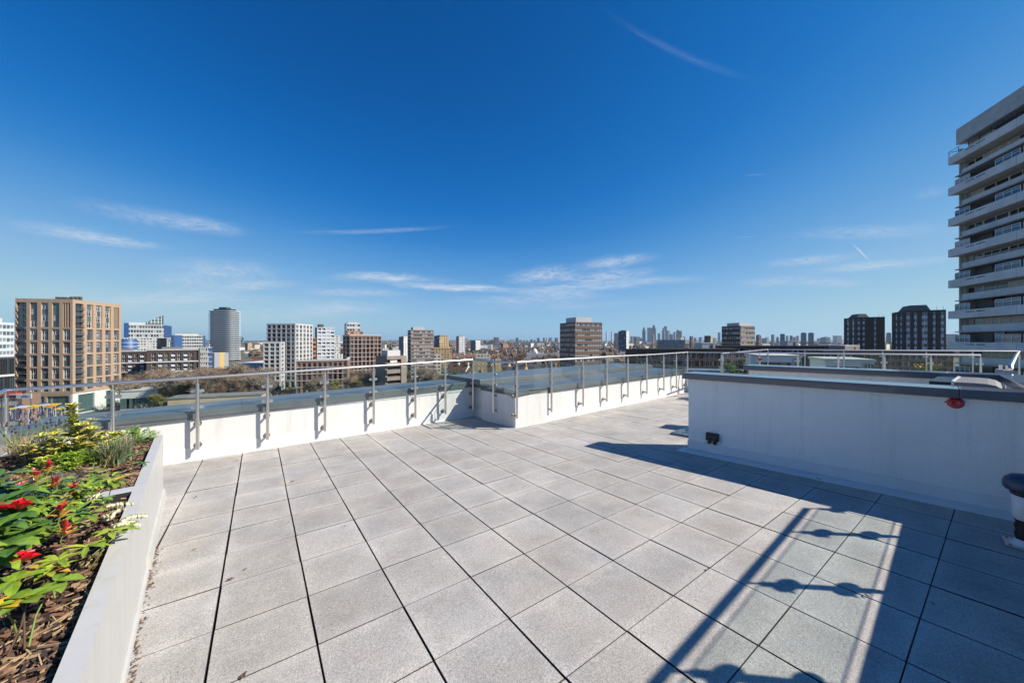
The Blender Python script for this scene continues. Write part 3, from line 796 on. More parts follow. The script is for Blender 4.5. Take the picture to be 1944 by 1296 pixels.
def tips_at(lst, zoff=PZ): return [at(x, y, zoff + h) for x, y, h in lst]
rn = random.Random(11)
# large pieris in the long planter
pt = []
for i in range(84):
    s, t = rn.uniform(.46, 1.38), rn.uniform(.10, .85); h = .05 + .26 * (1 - abs(s - .85) / .8) * rn.uniform(.5, 1.1); pt.append(ploc(s, t, h))
flowering_shrub('pieris_shrub', 'bushy pieris with red young shoots and cream flower tassels in the long planter', ploc(.85, .45, -.05), pt, rn, [LG, LG, LLIME, LG2], .066, .027, 8,
    red=tips_at([(92, 886, .34), (103, 915, .30), (66, 902, .33), (142, 929, .2), (38, 928, .3), (116, 968, .25), (125, 1002, .2)]),
    tassels=[(at(180, 945, PZ + .16), at(172, 950, PZ + .1)), (at(195, 960, PZ + .14), at(232, 962, PZ + .06)), (at(205, 985, PZ + .14), at(212, 975, PZ + .06)),
             (at(230, 985, PZ + .1), at(252, 985, PZ + .05)), (at(215, 995, PZ + .1), at(240, 1000, PZ + .02))])
# camellia at the very left
ct = tips_at([(4, 905, .42), (20, 930, .36), (8, 1000, .32), (5, 1040, .28), (28, 945, .33), (44, 1010, .24), (-10, 960, .38), (14, 985, .26)])
flowering_shrub('camellia', 'dark glossy camellia with big red blooms at the left edge', at(-20, 1080, PZ), ct, rn, [LG2, LG2, LG], .098, .058, 8, blooms=[(at(37, 967, PZ + .30), .05), (at(8, 968, PZ + .31), .038), (at(46, 1066, PZ + .17), .046)])
# low rosettes near the viewer
def rosette(label, x, y, h, ms, n, L, Wd, base_h=-.05, extra=(), name='young_rhododendron'):
    b = at(x, y, PZ + h); g = Vector((b.x, b.y, PZ + base_h)); q = (g - ploc(0, 0)).dot(pn)
    if q < .14: g += pn * (.14 - q)
    return flowering_shrub(name, label, g, [b] + [at(*e) for e in extra], rn, ms, L, Wd, n, 'plant', 1, lel=.25, bend=.3)
rosette('small rosette of broad green leaves growing out of the bark at the lower left', 52, 1138, .10, [LG], 7, .085, .042, extra=[(98, 1110, PZ + .08), (20, 1105, PZ + .1)])
rosette('yellow leaved seedling drooping at the left edge above the bark', 2, 1150, .10, [LYEL], 5, .085, .045)
rosette('small plant with drooping yellow leaves at the corner between both planters', 213, 915, .13, [LYEL, LYEL, LG], 6, .085, .04)
rosette('dark green seedling behind the pieris at the planter corner', 190, 905, .06, [LG2, LG], 7, .08, .03)
rosette('low green shrublet sprouting beside the inner rim of the long planter', 205, 1010, .12, [LG, LLIME], 8, .075, .026, extra=[(235, 1005, PZ + .07), (160, 1040, PZ + .1), (110, 1065, PZ + .1), (85, 1085, PZ + .09)])
rosette('yellowing stalk of leaves lying over the bark in the long planter', 105, 1085, .05, [LYEL, LORG, LLIME], 6, .07, .026, extra=[(75, 1080, PZ + .05)])
rosette('dark evergreen seedling near the right rim of the rear planter', 258, 862, .08, [LG2, LGREY], 8, .075, .03, extra=[(262, 880, PZ + .04)])
# rear planter: variegated euonymus
def euonymus():
    b = at(150, 868, PZ - .03); root = thing('euonymus_shrub', 'tall yellow and cream variegated shrub in the rear planter', 'shrub', b)
    st, fo = MB(), MB(); top = at(139, 795, PZ + .42)
    top = Vector((b.x - .05, b.y + .02, top.z))
    stem(st, b, top, .008, STEMG)
    for i in range(13):
        t = .25 + .75 * i / 12; p = b.lerp(top, t); whorl(fo, p, 0, rn.uniform(0, 6), 6, .075, .046, [LVAR, LVAR, LYEL], rn, .5, .1, LGREY)
    for i in range(46):
        a = rn.uniform(0, 6.28); r = rn.uniform(.05, .29); h = rn.uniform(.02, .30) * (1.15 - r / .36)
        tp = b + Vector((math.cos(a) * r, math.sin(a) * r, .06 + h)); stem(st, b, tp, .004, STEMG)
        for k in (0, .25): whorl(fo, tp.lerp(b, k), 0, rn.uniform(0, 6), 6, .066, .04, [LVAR, LVAR, LVAR, LYEL], rn, .4, .15, LGREY)
    wb(st, 'stems', root); wb(fo, 'leaves', root)
euonymus()
def grass(name, label, base, n, h, sp, ms, rnd, width=.004, seeds=None, cat='grass tuft'):
    root = thing(name, label, cat, base); g = MB()
    for i in range(n):
        a = rnd.uniform(0, 6.28); L = h * rnd.uniform(.55, 1.1); out = sp * rnd.random() ** .7
        p = base + Vector((rnd.gauss(0, sp * .16), rnd.gauss(0, sp * .16), 0)); d = Vector((math.cos(a), math.sin(a), 0)); s = Vector((-d.y, d.x, 0)) * width * rnd.uniform(.6, 1.2)
        m = rnd.choice(ms); pts = [p + d * (out * t ** 1.6) + Vector((0, 0, L * (t - .28 * t ** 3 * out / sp))) for t in (0, .35, .7, 1)]
        for k in range(3):
            w0, w1 = 1 - k / 3, 1 - (k + 1) / 3 + .04; g.face([pts[k] - s * w0, pts[k] + s * w0, pts[k + 1] + s * w1, pts[k + 1] - s * w1], m, True)
    wb(g, 'blades', root)
    if seeds:
        f = MB()
        for i in range(seeds):
            a = rnd.uniform(0, 6.28); r = sp * rnd.uniform(.3, 1.2); e = base + Vector((math.cos(a) * r, math.sin(a) * r, h * rnd.uniform(.85, 1.35)))
            f.tube([base, base.lerp(e, .6) + Vector((0, 0, .02)), e], .0016, STEMG, 4)
            f.lathe([(.002, -.014), (.0065, -.008), (.007, 0), (.005, .009), (.001, .014)], PURPF, e, 7)
        wb(f, 'flower_heads', root)
    return root
gz = lambda x, y: at(x, y, PZ - .045)
grass('lavender_clump', 'lavender clump with dark seed heads behind the dry grass', gz(40, 868), 260, .24, .20, [GRDRY, GRDRY, GRGRN], rn, seeds=22, cat='lavender')
grass('lavender_clump', 'second lavender clump with dark purple heads left of the variegated shrub', gz(98, 852), 130, .26, .14, [GRDRY, GRGRN, GRBLUE], rn, seeds=20, cat='lavender')
grass('dry_grass_tuft', 'straw coloured dry grass spilling over the left part of the rear planter', gz(70, 872), 520, .22, .24, [GRDRY, GRDRY, GRDRY, GRGRN], rn)
grass('fescue_tuft', 'blue green fescue tuft near the right rim of the rear planter', gz(216, 880), 420, .26, .22, [GRBLUE, GRGRN, GRGRN, GRDRY], rn, .0035)
grass('fescue_tuft', 'small blue fescue tuft beside the rim between the two planters', gz(112, 935), 260, .16, .13, [GRBLUE], rn, .003)
grass('fescue_tuft', 'pale fescue tuft close behind the low bright green shrub', gz(240, 858), 160, .20, .15, [GRBLUE, GRDRY], rn, .003)
tw = thing('dry_grass_stalk', 'two tall dry stalks rising in front of the coping', 'grass stalk', gz(60, 860))
m = MB(); b0 = gz(72, 868)
for (x, y) in ((97, 783), (80, 790)):
    e = at(x, y, -.62); e = b0 + (e - b0) * .62; m.tube([b0, e], .0022, GRDRY, 5)
wb(m, 'stalks', tw)
def mound(label, x, y, rad, h, ms, n, L, Wd):
    b = gz(x, y); root = thing('hebe_shrub', label, 'shrub', b); fo, st = MB(), MB()
    for i in range(n):
        a = rn.uniform(0, 6.28); r = rad * math.sqrt(rn.random()); tp = b + Vector((math.cos(a) * r, math.sin(a) * r, h * (1 - .55 * (r / rad) ** 2) * rn.uniform(.7, 1.05)))
        stem(st, b.lerp(tp, .3), tp, .0025, STEMG); whorl(fo, tp, 0, rn.uniform(0, 6), 7, L, Wd, ms, rn, .55, .15); whorl(fo, tp - Vector((0, 0, .025)), 0, rn.uniform(0, 6), 6, L, Wd, ms, rn, .1, .15)
    wb(st, 'stems', root); wb(fo, 'leaves', root)
mound('low bright green hebe in the far right corner of the rear planter', 252, 842, .20, .16, [LHEBE, LHEBE, LG], 70, .032, .012)
mound('low light green shrub spreading in front of the variegated one', 130, 890, .20, .13, [LHEBE, LLIME, LHEBE], 80, .036, .014)
mound('second low light green shrub at the foot of the fescue', 175, 880, .12, .10, [LHEBE, LG], 40, .034, .013)

# planters beyond the stairwell, seen over its copings
def far_planter(label, x, depth, z_top, L, Wd, rz):
    p = cpos(x, depth); root = thing('planter', label, 'planter', (p.x, p.y, dz(p.x, p.y)), rz); h = z_top - dz(p.x, p.y)
    m = MB(); m.box(-L / 2, -Wd / 2, 0, L / 2, Wd / 2, h, PLANTER); m.build('box', root, .006)
    m = MB(); m.box(-L / 2 + .05, -Wd / 2 + .05, h + .001, L / 2 - .05, Wd / 2 - .05, h + .012, MULCH); m.build('soil', root)
    return root
far_planter('planter behind the stairwell holding dark shrubs and a red flower', 1428, 9.8, -.93, 1.9, .7, R(-40))
far_planter('planter with small yellow flowers in front of the far balustrade', 1762, 7.6, -.68, 1.0, .4, R(-52))
rn = random.Random(5)
for k, (x, y, hh, lab, red) in enumerate(((1388, 692, .3, 'dark leafy shrub just above the front coping left of the second stairwell wall', ()), (1412, 696, .28, 'dark shrub touching the left end of the second stairwell wall', ()),
                                  (1441, 688, .28, 'shrub with one red flower standing above the second stairwell coping', (1442, 685)), (1470, 690, .22, 'dark twiggy shrub right of the red flower', ()))):
    b = cpos(x, 9.8, -.93); tips = [b + Vector((rn.uniform(-.16, .16), rn.uniform(-.16, .16), rn.uniform(.08, hh))) for i in range(16)]
    flowering_shrub('terrace_shrub', lab, b, tips, rn, [LG2, LG2, LG], .09, .035, 7, red=(), blooms=[(cpos(1442, 9.7, zof(685, 9.7)), .09)] if red else [])
for k, (x, lab) in enumerate(((1741, 'yellow flowering bulb nearest the slim post'), (1755, 'yellow flowering bulb in the middle of its planter'), (1776, 'yellow flowering bulb at the right end of its planter'))):
    b = cpos(x, 7.6, -.66); root = thing('daffodil', lab, 'flower', b); st, fo = MB(), MB()
    for i in range(4):
        e = b + Vector((rn.uniform(-.06, .06), rn.uniform(-.06, .06), rn.uniform(.06, .14))); stem(st, b, e, .004, STEMG); whorl(fo, e, 0, 0, 6, .035, .025, [LYEL], rn, .5, 0)
    for i in range(8): leaf(st, b, rot_dir(rn.uniform(0, 6.28), 1.2), .12, .012, .2, LHEBE)
    wb(st, 'leaves', root); wb(fo, 'blooms', root)

# dead leaves and dirt on the paving
DEAD = mat('dead_leaf', (.10, .055, .03), .8, var=.3, vscale=60)
DIRT = mat('dirt', (.13, .10, .07), .95, var=.4, vscale=60)
for k, (x, y) in enumerate(((462, 1278), (546, 991), (552, 914), (372, 1042), (464, 1082), (372, 902), (370, 943), (654, 950), (1050, 888), (1028, 838), (452, 874), (1345, 1078), (1640, 1128), (1766, 1144), (654, 998), (432, 1102))):
    p = at(x, y, -1.55); 
    for _ in range(6): p = at(x, y, dz(p.x, p.y) + .008)
    m = MB(); rr = random.Random(k); L = rr.uniform(.018, .038)
    a = rr.uniform(0, 6.28); leaf(m, Vector((0, 0, .004)), rot_dir(a, .1), L, L * .5, .1, DEAD, fold=.6); leaf(m, Vector((0, 0, .003)), rot_dir(a + 1.1, .2), L * .5, L * .3, .1, DEAD, fold=.6)
    o = m.build('dead_leaf'); o.location = p; tag(o, 'small curled brown dead leaf lying on the paving', 'leaf', 'dead leaves scattered on the paving')
dm = MB(); rr = random.Random(9)
for i in range(900):
    s = rr.uniform(-1.0, 1.9); p = ploc(s, 0, 0) - pn * (.012 + abs(rr.gauss(0, .022))); p.z = dz(p.x, p.y) + rr.uniform(.001, .006); L = rr.uniform(.003, .012); a = rr.uniform(0, 3.14)
    if rr.random() > .35 + .65 * (math.sin(s * 5) > -.2): continue
    u = Vector((math.cos(a), math.sin(a), .1)) * L; v = Vector((-math.sin(a), math.cos(a), .2)) * L * .5; dm.face([p - u, p - v, p + u, p + v], rr.choice([DIRT, DEAD, CHIP[1], CHIP[2]]))
tag(dm.build('leaf_litter'), kind='stuff')

# ---------------------------------------------------------------- the city: ground, buildings
GZ = -32.0
GROUND = mat('city_ground', (.13, .115, .09), .95, col2=(.085, .10, .05), c2scale=.012, var=.3, vscale=.05)
ASPH = mat('asphalt', (.055, .055, .058), .9, var=.15, vscale=.3)
def ground():
    m = MB(); m.face([(-14000, -14000, GZ), (14000, -14000, GZ), (14000, 14000, GZ), (-14000, 14000, GZ)], GROUND); tag(m.build('ground'), kind='structure')
    def road(pts, w):
        mb = MB(); P = [cw(*p, GZ + .02) for p in pts]
        for a, b in zip(P, P[1:]):
            d = (b - a).normalized(); n = Vector((-d.y, d.x, 0)) * w / 2; mb.face([a - n, b - n, b + n, a + n], ASPH)
        tag(mb.build('road'), kind='structure')
    road([(-260, 118), (-60, 124)], 14); road([(-60, 118), (-95, 420)], 10); road([(-30, 150), (160, 330)], 9)
ground()

class Bld:
    """box building. xl, xc, xr: photo columns of its left, near and right corners; yt: roof row; zc: distance of near corner; th: turn of its right face"""
    def __init__(s, name, label, xl, xc, xr, yt, zc, th, cat='building', group=None, wl=None, wr=None, z0=None, keep=False):
        if not keep and wl is None and wr is None:      # square plan: turn follows from how much of each face shows
            th = math.degrees(math.atan2(xc - xl, xr - xc) - math.atan((xc - 972) / FPX))
        t = R(th); s.zc = zc; lc = (xc - 972) / FPX * zc; c, q = math.cos(t), math.sin(t)
        tr = (xr - 972) / FPX; s.wr = wr if wr else (tr * zc - lc) / (c - tr * q)
        tl = (xl - 972) / FPX; s.wl = wl if wl else (lc - tl * zc) / (q + tl * c) if abs(q + tl * c) > 1e-6 else 10
        s.top = zof(yt, zc); s.base = GZ if z0 is None else z0; s.h = s.top - s.base
        w = cw(lc, zc, s.base); s.root = thing(name, label, cat, w, t - YAW, group)
        s.m = MB(); s.wins = []; s.px = zc / FPX
    def zp(s, y): return zof(y, s.zc) - s.base             # photo row at the near corner -> height above base
    def core(s, inset, m, rf=None, h=None):
        h = h or s.h
        s.m.box(inset, inset, 0, s.wr - .02, s.wl - .02, h - .6, m, skip=())
        r = MB(); r.box(inset + .02, inset + .02, h - .59, s.wr - .04, s.wl - .04, h - .45, rf or ROOFG); r.build('roof', s.root)
    def fbox(s, side, a0, a1, z0, z1, d0, d1, m):          # box on a facade: a along it as seen (left to right), d depth inwards
        if side == 'R': s.m.box(a0, d0, z0, a1, d1, z1, m)
        else: s.m.box(d0, s.wl - a1, z0, d1, s.wl - a0, z1, m)
    def grid(s, side, cols, rows, m, depth=.4, z0=0, z1=None, band=None, A0=0, A1=None):
        """wall with openings: cols [(a0,a1)], rows [(z0,z1)]"""
        W = s.wr if side == 'R' else s.wl; A1 = W if A1 is None else A1; z1 = s.h if z1 is None else z1
        e = A0
        if side == 'L' and A1 >= W - 1e-6: A1 = W - depth - .001
        for (a0, a1) in list(cols) + [(A1, None)]:
            if a0 > e + 1e-4: s.fbox(side, e, a0, z0, z1, 0, depth, m)
            if a1 is None: break
            a1 = min(a1, A1); zz = z0
            for (r0, r1) in list(rows) + [(z1, None)]:
                if r0 > zz + 1e-4: s.fbox(side, a0, a1, zz, r0, .012, depth, band or m)
                zz = r1
            e = a1
    def win(s, side, a0, z0, w, h, kind, d=.3): s.wins.append((side, a0, z0, w, h, kind, d))
    def winrow(s, side, cols, rows, kinds, rnd, d=.3, name=None):
        for (a0, a1) in cols:
            for (r0, r1) in rows: s.win(side, a0, r0, a1 - a0, r1 - r0, rnd.choice(kinds), d)
    def finish(s, wname='wall', limit=100):
        s.m.build(wname, s.root)
        extra = MB()
        s.wins.sort(key=lambda q: -q[3] * q[4])
        for k, (side, a0, z0, w, h, kind, d) in enumerate(s.wins):
            me = window_mesh(kind, round(w, 2), round(h, 2))
            if side == 'R': M4 = Matrix.Translation((a0, d, z0))
            else: M4 = Matrix.Translation((d, s.wl - a0, z0)) @ Matrix.Rotation(-math.pi / 2, 4, 'Z')
            if k < limit: inst('window', me[0], s.root, M4)
            else: extra.add(me[1], M4)
        if extra.v: o = extra.build('window', s.root); o['kind'] = 'stuff'
        return s.root
    def block(s, a0, a1, b0, b1, z0, z1, m, name='plant_room'):   # something standing on the roof
        q = MB(); q.box(a0, b0, z0, a1, b1, z1, m); return q.build(name, s.root)
WIN = {}
def window_mesh(kind, w, h):
    k = (kind, w, h)
    if k in WIN: return WIN[k]
    m = MB(); g = {'d': GL_D, 'b': GL_B, 'w': GL_W, 'g': GL_G}[kind[0]]; fr = {'W': WFRAME, 'G': GFRAME, 'K': DARKIN}[kind[1]]; st = kind[2:]
    f = min(.09, w * .06)
    m.face([(0, 0, 0), (w, 0, 0), (w, 0, h), (0, 0, h)], g)
    def bar(x0, z0, x1, z1, t=-.05): m.box(x0, t, z0, x1, -.004, z1, fr)
    bar(0, 0, w, f); bar(0, h - f, w, h); bar(0, f, f, h - f); bar(w - f, f, w, h - f)
    if 'm' in st: bar(w / 2 - f / 2, f, w / 2 + f / 2, h - f)
    if 't' in st: bar(f, h * .68 - f / 2, w - f, h * .68 + f / 2, -.045)
    if '3' in st:
        for q in (1 / 3, 2 / 3): bar(w * q - f / 2, f, w * q + f / 2, h - f)
    if 'p' in st: m.box(f, -.02, f, w * .45, -.004, h * .5, WALLW)
    if 'c' in st: m.box(f, -.012, f, w * .4, -.003, h - f, GL_W); 
    if 's' in st:                             # stacked: two storeys with a metal spandrel
        m.box(f, -.03, h * .44, w - f, -.004, h * .56, GFRAME)
    WIN[k] = (m.mesh('window'), m); return WIN[k]
def spans(n, a0, a1, frac, off=.5):          # n equal bays between a0 and a1; opening takes frac of each
    p = (a1 - a0) / n; return [(a0 + p * i + p * (1 - frac) * off, a0 + p * i + p * (1 - frac) * off + p * frac) for i in range(n)]
rb = random.Random(21)
def balcony(b, side, a0, a1, z, out, m, rail_m=GFRAME, h=1.05, solid=False, th=.2, name='balcony'):
    q = MB(); t = s_m = b.m; b.m = q
    b.fbox(side, a0, a1, z - th, z, -out, -.002, m)
    if solid: b.fbox(side, a0, a1, z, z + h, -out, -out + .12, m)
    else:
        b.fbox(side, a0, a1, z + h - .06, z + h, -out, -out + .06, rail_m)
        k = int((a1 - a0) / .35)
        for i in range(k + 1): b.fbox(side, a0 + (a1 - a0 - .04) * i / k, a0 + (a1 - a0 - .04) * i / k + .04, z, z + h - .06, -out + .01, -out + .05, rail_m)
    b.m = t; q.build(name, b.root)

# --- tan brick corner block at the left
def tan_block():
    b = Bld('apartment_block', 'tall tan brick corner apartment block with deep grid of tall windows at the far left', 29, 138, 230, 568, 152, 76)
    b.core(.75, BRICK_GREY); H = b.h; S = 12.1 * b.px
    zb = [b.zp(y) for y in (742, 718.5, 695, 670.5, 645.5, 621)]      # tops of the brick bands going up
    bh = .75
    rows = [(b.zp(784), b.zp(752))]
    rows = [(zb[i] , zb[i + 1] - bh) for i in range(5)] + [(zb[5], H - 1.6)]
    for side, W, first in (('L', b.wl, True), ('R', b.wr, False)):
        cols = []
        if first: balc = (W * .01, W * .19); x0, x1 = W * .215, W * .985
        else: balc = (W * .05, W * .20); x0, x1 = W * .235, W * .985
        cols = spans(4, x0, x1, .66)
        b.grid(side, [balc] + cols, rows, BRICK_TAN, .75, z0=b.zp(748))
        for ri, (r0, r1) in enumerate(rows):
            top = ri == 5
            for ci, (a0, a1) in enumerate(cols):
                w = a1 - a0
                if top and ci == 3:
                    for q in range(3): b.win(side, a0 + w * (.36 * q), r0, w * .22, r1 - r0, 'dGs', .45)
                    for q in range(2): b.fbox(side, a0 + w * (.22 + .36 * q), a0 + w * (.36 + .36 * q), r0, r1, .1, .7, BRICK_TAN)
                    continue
                n = 4 if top else 2; hh = (r1 - r0) / n
                fw = .66 if not top else .80
                b.fbox(side, a0 + w * fw, a1, r0, r1, .5, .74, BRICK_GREY if not top else BRICK_TAN)
                for k in range(n): b.win(side, a0, r0 + hh * k, w * fw, hh - .02, rb.choice(('dWtm', 'bWtm', 'gGt', 'bGtc', 'bGm')), .5)
            n = 4 if top else 2; hh = (r1 - r0) / n
            for k in range(n):
                b.win(side, balc[0] + .1, r0 + hh * k, balc[1] - balc[0] - .2, hh - .05, rb.choice(('dGm', 'bGm')), .72)
                balcony(b, side, balc[0] + .05, balc[1] - .05, r0 + hh * k + .15, .55, GFRAME)
    # base: tall shopfronts
    zs = b.zp(748); z1 = b.zp(751)
    for side, W in (('L', b.wl), ('R', b.wr)):
        cols = [(W * .10, W * .50), (W * .54, W * .93)] if side == 'L' else [(W * .10, W * .42), (W * .66, W * .80)]
        b.grid(side, cols, [(.3, z1)], BRICK_TAN if side == 'L' else CONC, .75, z0=0, z1=zs)
        for (a0, a1) in cols: 
            k = 8 if side == 'L' else 4
            for i in range(k): b.win(side, a0 + (a1 - a0) * i / k, .3, (a1 - a0) / k - .03, z1 - .3, 'gG' if side == 'R' else rb.choice(('wG', 'gG', 'bG')), .5)
    b.block(b.wl * .0 + 1, 4, 3, 7, H - .5, H + 1.0, GFRAME, 'roof_plant')
    for k in range(3): b.block(1 + k * 1.6, 2.2 + k * 1.6, 1, 2, H, H + 1.2 + .2 * k, ROOFD, 'roof_vent')
    b.finish()
tan_block()

# --- pale offices and dark glass at the left edge
def left_edge():
    b = Bld('office_building', 'pale glazed office building cut by the left edge of the picture', -60, -10, 27, 611, 190, 40)
    b.core(.5, GL_G); rows = [(z, z + 2.0) for z in [b.h - 3.4 - 3.6 * i for i in range(11)][::-1]]
    for side, W in (('L', b.wl), ('R', b.wr)):
        cols = spans(5, 0, W, .92); b.grid(side, cols, rows, WALLWB, .5); b.winrow(side, cols, rows, ('gW3', 'bW3', 'gG3'), rb)
    b.block(2, 8, 3, 9, b.h - .5, b.h + 2.5, WALLW); b.finish()
    b = Bld('office_building', 'dark glass low block below the pale offices at the left edge', -40, -8, 27, 678, 140, 25)
    b.core(.4, GL_D); rows = [(.5, b.zp(716)), (b.zp(712), b.h - .8)]
    for side, W in (('L', b.wl), ('R', b.wr)):
        cols = spans(8, 0, W, .93); b.grid(side, cols, rows, ROOFD, .4); b.winrow(side, cols, rows, ('dK3', 'dKm', 'bKt'), rb)
    b.fbox('R', 0, b.wr, b.zp(716), b.zp(712), -.2, -.01, WALLW); b.finish()
left_edge()

# --- blue and white hospital group
def banded(b, side, W, nrow, kinds, wm, z0, z1, frac=.5, ncol=10, bandm=None, depth=.35, cfrac=.9):
    p = (z1 - z0) / nrow; rows = [(z0 + p * (i + .5 * (1 - frac)), z0 + p * (i + .5 * (1 - frac) + frac)) for i in range(nrow)]
    cols = spans(ncol, 0, W, cfrac); b.grid(side, cols, rows, wm, depth, z0=z0, z1=z1, band=bandm); b.winrow(side, cols, rows, kinds, rb, .25); return rows, cols
def blue_group():
    b = Bld('hospital_building', 'blue and white upper building crowned by a slanted glass roof', 236, 312, 326, 617, 380, 10)
    b.core(.4, WALLW)
    z0 = b.zp(690); banded(b, 'L', b.wl, 9, ('bW', 'wW', 'gW', 'dW', 'gW'), WALLW, z0, b.h, .6, 14); banded(b, 'R', b.wr, 4, ('bW', 'wW'), BLUECL, z0, b.h, .001, 1)
    b.m.box(0, 0, 0, .4, b.wl, z0, WALLW)
    b.fbox('L', 0, b.wl * .11, z0 + 8, b.h + 1.5, -1.5, -.01, BLUECL)
    q = MB(); X = [b.wl * t for t in (.55, .30)]
    q.m = []; pts = lambda x: [(x, b.wl * .62, b.h - .4), (x, b.wl * .08, b.h - .4), (x, b.wl * .08, b.h + 10.5), (x, b.wl * .30, b.h + 6), (x, b.wl * .62, b.h + .5)]
    A_, B_ = pts(3), pts(9); q.face(A_[::-1], GL_G); q.face(B_, GL_G)
    for i in range(5): q.face([A_[i], A_[(i + 1) % 5], B_[(i + 1) % 5], B_[i]], GL_G if i != 1 else GL_B)
    q.build('glass_roof', b.root)
    q = MB()
    for t in (.08, .17, .26, .35, .44): q.box(2.85, b.wl * t, b.h, 2.98, b.wl * t + .5, b.h + 10.3 - (t - .08) * 20, WFRAME)
    for z in (3, 6): q.box(2.85, b.wl * .08, b.h + z, 2.98, b.wl * (.5 - z * .035), b.h + z + .4, WFRAME)
    q.build('roof_glazing_bars', b.root)
    b.block(1, 5, b.wl * .5, b.wl * .9, b.h - .5, b.h + 2.5, WALLWB); b.block(1, 6, b.wl * .1, b.wl * .48, b.h - .5, b.h + 1.4, ROOFG, 'plant_screen'); b.finish()
    b = Bld('hospital_building', 'lower white gridded hospital wing with rounded blue end, left of the blue tower', 230, 322, 330, 641, 330, 8)
    b.core(.4, WALLW); z0 = b.zp(690); rows, cols = banded(b, 'L', b.wl, 10, ('dWm', 'bWm', 'gWm', 'wWm'), WALLW, z0, b.h, .62, 16, cfrac=.7); b.m.box(0, 0, 0, .4, b.wl, z0, WALLW); b.m.box(.4, 0, 0, b.wr, .4, b.h, WALLWB)
    q = MB(); q.lathe([(6.2, 0), (6.2, 33), (6.0, 33.2), (0, 33.2)], BLUECL, (1.5, b.wl - 4, 0), 20); q.build('round_blue_end', b.root)
    for k in range(3):
        q = MB(); q.lathe([(6.25, 0), (6.3, .25), (6.25, .5)], WALLW, (1.5, b.wl - 4, 23 + 3.4 * k), 20); q.build('white_ring', b.root)
    q = MB(); q.box(-.5, b.wl * .06, z0, -.01, b.wl * .26, b.h - .3, GL_D); q.build('dark_glass_bay', b.root); b.finish()
    b = Bld('hospital_building', 'plain bright blue clad stair tower between two white wings', 324, 331, 346, 636, 310, 22)
    b.core(.4, WALLW); b.m.box(0, 0, 0, b.wr, .4, b.h, BLUECL); b.m.box(0, .4, 0, .4, b.wl, b.h, WALLWB)
    for i in range(9): b.win('L', b.wl * .25, 6 + 3.3 * i, b.wl * .35, 1.6, 'dW', -.02)
    b.finish()
    b = Bld('hospital_building', 'right white hospital wing with thin blue end beside the round tower', 345, 386, 390, 637, 340, 10)
    b.core(.4, WALLW); z0 = b.zp(700); banded(b, 'L', b.wl, 11, ('bW', 'gW', 'dW', 'gW'), WALLW, z0, b.h, .6, 9); b.m.box(0, 0, 0, .4, b.wl, z0, WALLW); b.m.box(.4, 0, 0, b.wr, .4, b.h, BLUECL)
    b.block(1, 5, 4, 20, b.h - .5, b.h + 1.6, CREAM); b.finish()
    b = Bld('hospital_building', 'white chequered flats with blue panels in front of the round tower', 376, 397, 403, 659, 255, 20)
    b.core(.4, WALLW); z0 = b.zp(712); banded(b, 'L', b.wl, 6, ('dWp', 'bWp', 'wWp', 'dW'), WALLW, z0, b.h, .6, 6, cfrac=.7); b.m.box(0, 0, 0, .4, b.wl, z0, WALLW); 
    for i in range(5): b.m.box(.4, 0, b.h - 3.4 * (i + 1), b.wr, .4, b.h - 3.4 * i - .4, BLUECL); b.m.box(.4, .01, b.h - 3.4 * i - .4, b.wr, .4, b.h - 3.4 * i, WALLW)
    b.finish()
blue_group()

# --- dark brick flats with white floor bands
def brown_flats():
    for (lab, xl, xc, xr, yt, zc, th, ncol, dark) in (('long dark brick apartment slab with white roof band and inset balconies behind bare trees', 278, 376, 380, 662, 215, 10, 7, 0),
                                          ('recessed blackish brick part of the flats, nearer the tan block', 226, 279, 292, 665, 225, 6, 4, 1)):
        b = Bld('apartment_block', lab, xl, xc, xr, yt, zc, th); b.core(.7, BRICK_DKBR)
        zz = [b.zp(y) for y in (720, 702, 684, 665.5)] if not dark else [b.zp(y) for y in (720, 704, 687, 668)]
        rows = []
        for i in range(3):
            h = (zz[i + 1] - zz[i] - .9) / 2
            rows += [(zz[i] + .3, zz[i] + .3 + h - .4), (zz[i] + .3 + h, zz[i + 1] - .95)]
        cols = spans(ncol, b.wl * .07, b.wl * .93, .62); b.grid('L', cols, rows, BRICK_DKBR, .7); b.m.box(.7, 0, 0, b.wr, .7, b.h, BRICK_DKBR)
        b.m.box(0, 0, 0, .7, .001, b.h, BRICK_DKBR)
        for ci, c in enumerate(cols):
            for (r0, r1) in rows:
                b.win('L', c[0], r0, c[1] - c[0], r1 - r0, rb.choice(('dWm', 'gWm', 'dWt', 'bWm')), .6)
                if ci % 2: balcony(b, 'L', c[0], c[1], r0 + .1, .5, WALLWB, WALLWB, .9, solid=True)
        for z in zz[:3] + [b.h]:
            b.fbox('L', -.1, b.wl + .2, z - .65, z, -.45, -.005, WALLW)
        b.block(3, 8, 8, 16, b.h - .5, b.h + 1.2, ROOFG); b.finish()
brown_flats()

